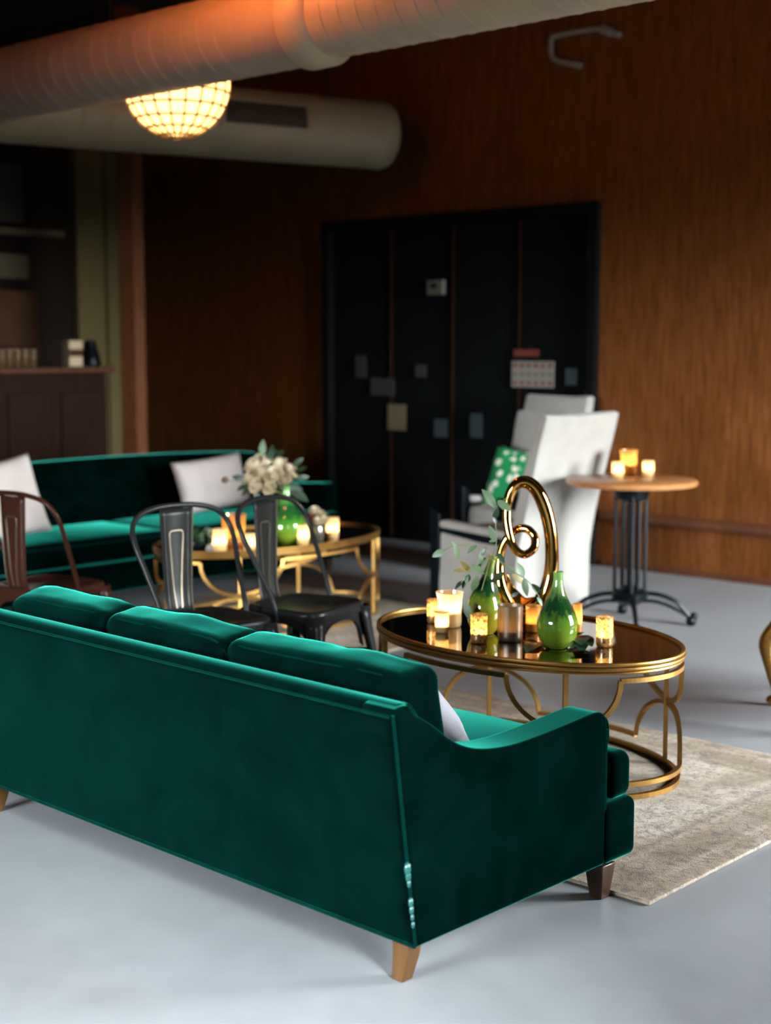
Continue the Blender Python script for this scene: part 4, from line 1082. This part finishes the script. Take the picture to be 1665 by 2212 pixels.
# posy jar and foliage clump on the far table
jl = on_t(684, 1166)
jt = thing('posy_jar', jl, 0, 'small glass jar with pink and cream blooms on the far table', 'vase')
b = MB(); b.lathe([(.035, 0), (.042, .01), (.042, .07), (.036, .085), (.04, .095)], 24, (0, 0, 0), True, False); b.build('jar', 'jarglass', jt)
for i, (dx, dz, kd) in enumerate(((-.03, .13, 'pink'), (.02, .14, 'petal'), (.04, .11, 'petal'), (-.01, .165, 'petal'), (-.045, .10, 'pink'), (.01, .105, 'petal'))):
    me = RM.copy(); me.materials.clear(); me.materials.append(M[kd])
    o = bpy.data.objects.new('bloom', me); col.objects.link(o); o.parent = jt; o.location = (dx, -.01 * i, dz); o.scale = (.026,) * 3; o.rotation_euler = (R(40), R(20 * dx * 30), 0)
for a in range(7): add_leaf(jt, (0, 0, .08), (.07 * math.cos(a), .05 * math.sin(a), .10 + .01 * a), 'leafd')
fl = on_t(424, 1186)
ft = thing('foliage_clump', fl, 0, 'low clump of dark green leaves at the left of the far table', 'foliage')
b = MB(); b.lathe([(.05, 0), (.06, .02), (.055, .045), (.03, .05)], 20, (0, 0, 0), True, True); b.build('bowl', 'iron', ft)
for i in range(26):
    a = rnd.uniform(0, 6.28); r_ = rnd.uniform(.05, .11); z = rnd.uniform(.03, .13)
    add_leaf(ft, (.02 * math.cos(a), .02 * math.sin(a), .04), (r_ * math.cos(a), r_ * math.sin(a), z), 'leafd' if i % 3 else 'leaf', wid=1.5)

# ================================================================== gilt chair at the right edge
gc = thing('gilt_side_chair', (2.075, 6.12, 0), R(8), 'dark upholstered side chair with gilt cabriole legs at the right edge', 'chair')
b = MB(); b.rbox((0, 0, .46), (.66, .60, .16), .06, (0, 0, .02), 6); b.build('seat', 'darkfab', gc)
b = MB(); b.rbox((0, 0, .365), (.64, .58, .07), .02, k=3); b.build('seat_rail', 'leg_dark', gc)
for sx_ in (-1, 1):
    for sy_ in (-1, 1):
        c_ = (sx_ * .31, sy_ * .27)
        pth = smooth_path([(c_[0], c_[1], .37), (c_[0] + sx_ * .035, c_[1] + sy_ * .035, .28), (c_[0] + sx_ * .02, c_[1] + sy_ * .02, .16), (c_[0] - sx_ * .0, c_[1], .06), (c_[0] + sx_ * .02, c_[1] + sy_ * .02, .012)], 5)
        n_ = len(pth); rr = [.034 - .018 * (i / (n_ - 1)) + (.008 if i > n_ - 4 else 0) + .008 * math.exp(-((i / n_ - .25) / .12) ** 2) for i in range(n_)]
        b = MB(); b.tube(pth, rr, 12); b.build('leg', 'gold', gc)
b = MB(); b.rbox((.30, 0, .80), (.10, .56, .50), .05, (.01, 0, 0), 5); b.build('backrest', 'darkfab', gc)
for s_ in (-1, 1):
    b = MB(); b.tube([(.30, s_ * .29, .38), (.31, s_ * .295, .80), (.31, s_ * .27, 1.06)], .02, 8); b.build('back_post', 'gold', gc)
b = MB(); b.tube(smooth_path([(.31, -.27, 1.05), (.31, -.14, 1.10), (.31, 0, 1.12), (.31, .14, 1.10), (.31, .27, 1.05)], 4), .02, 8); b.build('crest_rail', 'gold', gc)

# ================================================================== bar corner at the left
cb = MB(); q0 = PU(290, 900, -9.85); 
cb.box((0, 0, CEIL / 2), (.15, .16, CEIL)); o = cb.build('timber_column', 'column', None, smooth=False, bevel=.004)
o.location = (q0.x, q0.y, 0); o.rotation_euler = (0, 0, ANG + R(20)); tag(o, 'reddish brown timber column standing by the bar', 'column')
bar = thing('bar_counter', W(-9.95, 5.65, 0), ANG, 'dark wooden bar counter at the far left', 'bar')
BL = 3.5; bh = 1.405
b = MB(); b.box((-.30, 0, (bh - .05) / 2), (.56, BL, bh - .05)); b.build('bar_body', 'barwood', bar, smooth=False)
b = MB(); b.box((-.28, 0, bh - .025), (.68, BL + .08, .05)); b.build('counter_top', 'rail', bar, smooth=False, bevel=.008)
for i in range(7):
    b = MB(); y = -BL / 2 + (i + .5) * BL / 7; b.box((-.012, y, .70), (.03, BL / 7 - .09, 1.0)); b.build('front_panel', 'barwood', bar, smooth=False, bevel=.01)
def on_bar(px): 
    p = PU(px, 790, -10.12); p.z = bh + .001; return p
for i in range(9):
    p = on_bar(3 + (i % 5) * 17)
    if i >= 5: p = p + U * -.13
    b = MB(); b.lathe([(.026, 0), (.030, .01), (.034, .10), (.036, .14)], 18, (0, 0, 0), True, False); o = b.build('tumbler', 'drink'); o.location = p
    tag(o, 'drinking glass in the row standing on the dark bar counter', 'glass', 'glasses in a row on the bar')
p = on_bar(157); t = thing('napkin_box', p, ANG, 'pale printed box standing on the bar counter', 'box')
b = MB(); b.box((0, 0, .105), (.10, .13, .21)); b.build('carton', 'box', t, smooth=False, bevel=.004)
b = MB(); b.box((.052, 0, .11), (.004, .13, .06)); b.build('printed_band', 'brownboard', t, smooth=False)
p = on_bar(196); b = MB(); b.lathe([(.085, 0), (.09, .02), (.075, .09), (.055, .15), (.05, .20), (.03, .215)], 20, (0, 0, 0), True, True); o = b.build('dark_jug', 'iron'); o.location = p; tag(o, 'black jug on the bar next to the column', 'jug')
# cream pilaster on the left wall behind the bar, boards and shelf
def on_left(name, x0, y0, x1, y1, m, label, cat, th=.05, u=U0 + .03):
    a, c = PU(x0, y0, u), PU(x1, y1, u); cc = (a + c) / 2; w_ = abs((c - a).dot(V)); h_ = abs(a.z - c.z)
    b = MB(); b.box((0, 0, 0), (th, w_, h_)); o = b.build(name, m, None, smooth=False, bevel=.003); o.location = cc; o.rotation_euler = (0, 0, ANG); tag(o, label, cat); return o, w_, h_
a, c = PU(163, 500, U0 + .1), PU(258, 500, U0 + .1)
wv_ = abs((c - a).dot(V)); pil = thing('cream_pilaster', W(U0 + .001, min((a + c).dot(V) / 2, V1 - .01 - wv_ / 2), 0), ANG, 'cream painted pilaster behind the bar beside the column', 'pilaster')
wv_ = abs((c - a).dot(V))
for i, (y0, y1) in enumerate(((-wv_ / 2, wv_ * .12), (wv_ * .17, wv_ / 2))):
    b = MB(); b.box((.06, (y0 + y1) / 2, CEIL / 2), (.12, y1 - y0, CEIL)); b.build('pilaster_panel', 'cream', pil, smooth=False, bevel=.006)
on_left('menu_board', -60, 345, 48, 482, 'board', 'grey board high on the wall above the bar shelf', 'board')
on_left('wall_shelf', -60, 488, 125, 515, 'tanboard', 'tan shelf on the wall behind the bar', 'shelf', .22, U0 + .12)
on_left('storage_box', -60, 545, 55, 603, 'tanboard', 'tan box on the wall beneath the bar shelf', 'box', .12, U0 + .07)
o, _, _ = on_left('leaning_panel', -70, 625, 85, 775, 'brownboard', 'brown wooden panel leaning behind the row of bar glasses', 'panel', .04, U0 + .2)
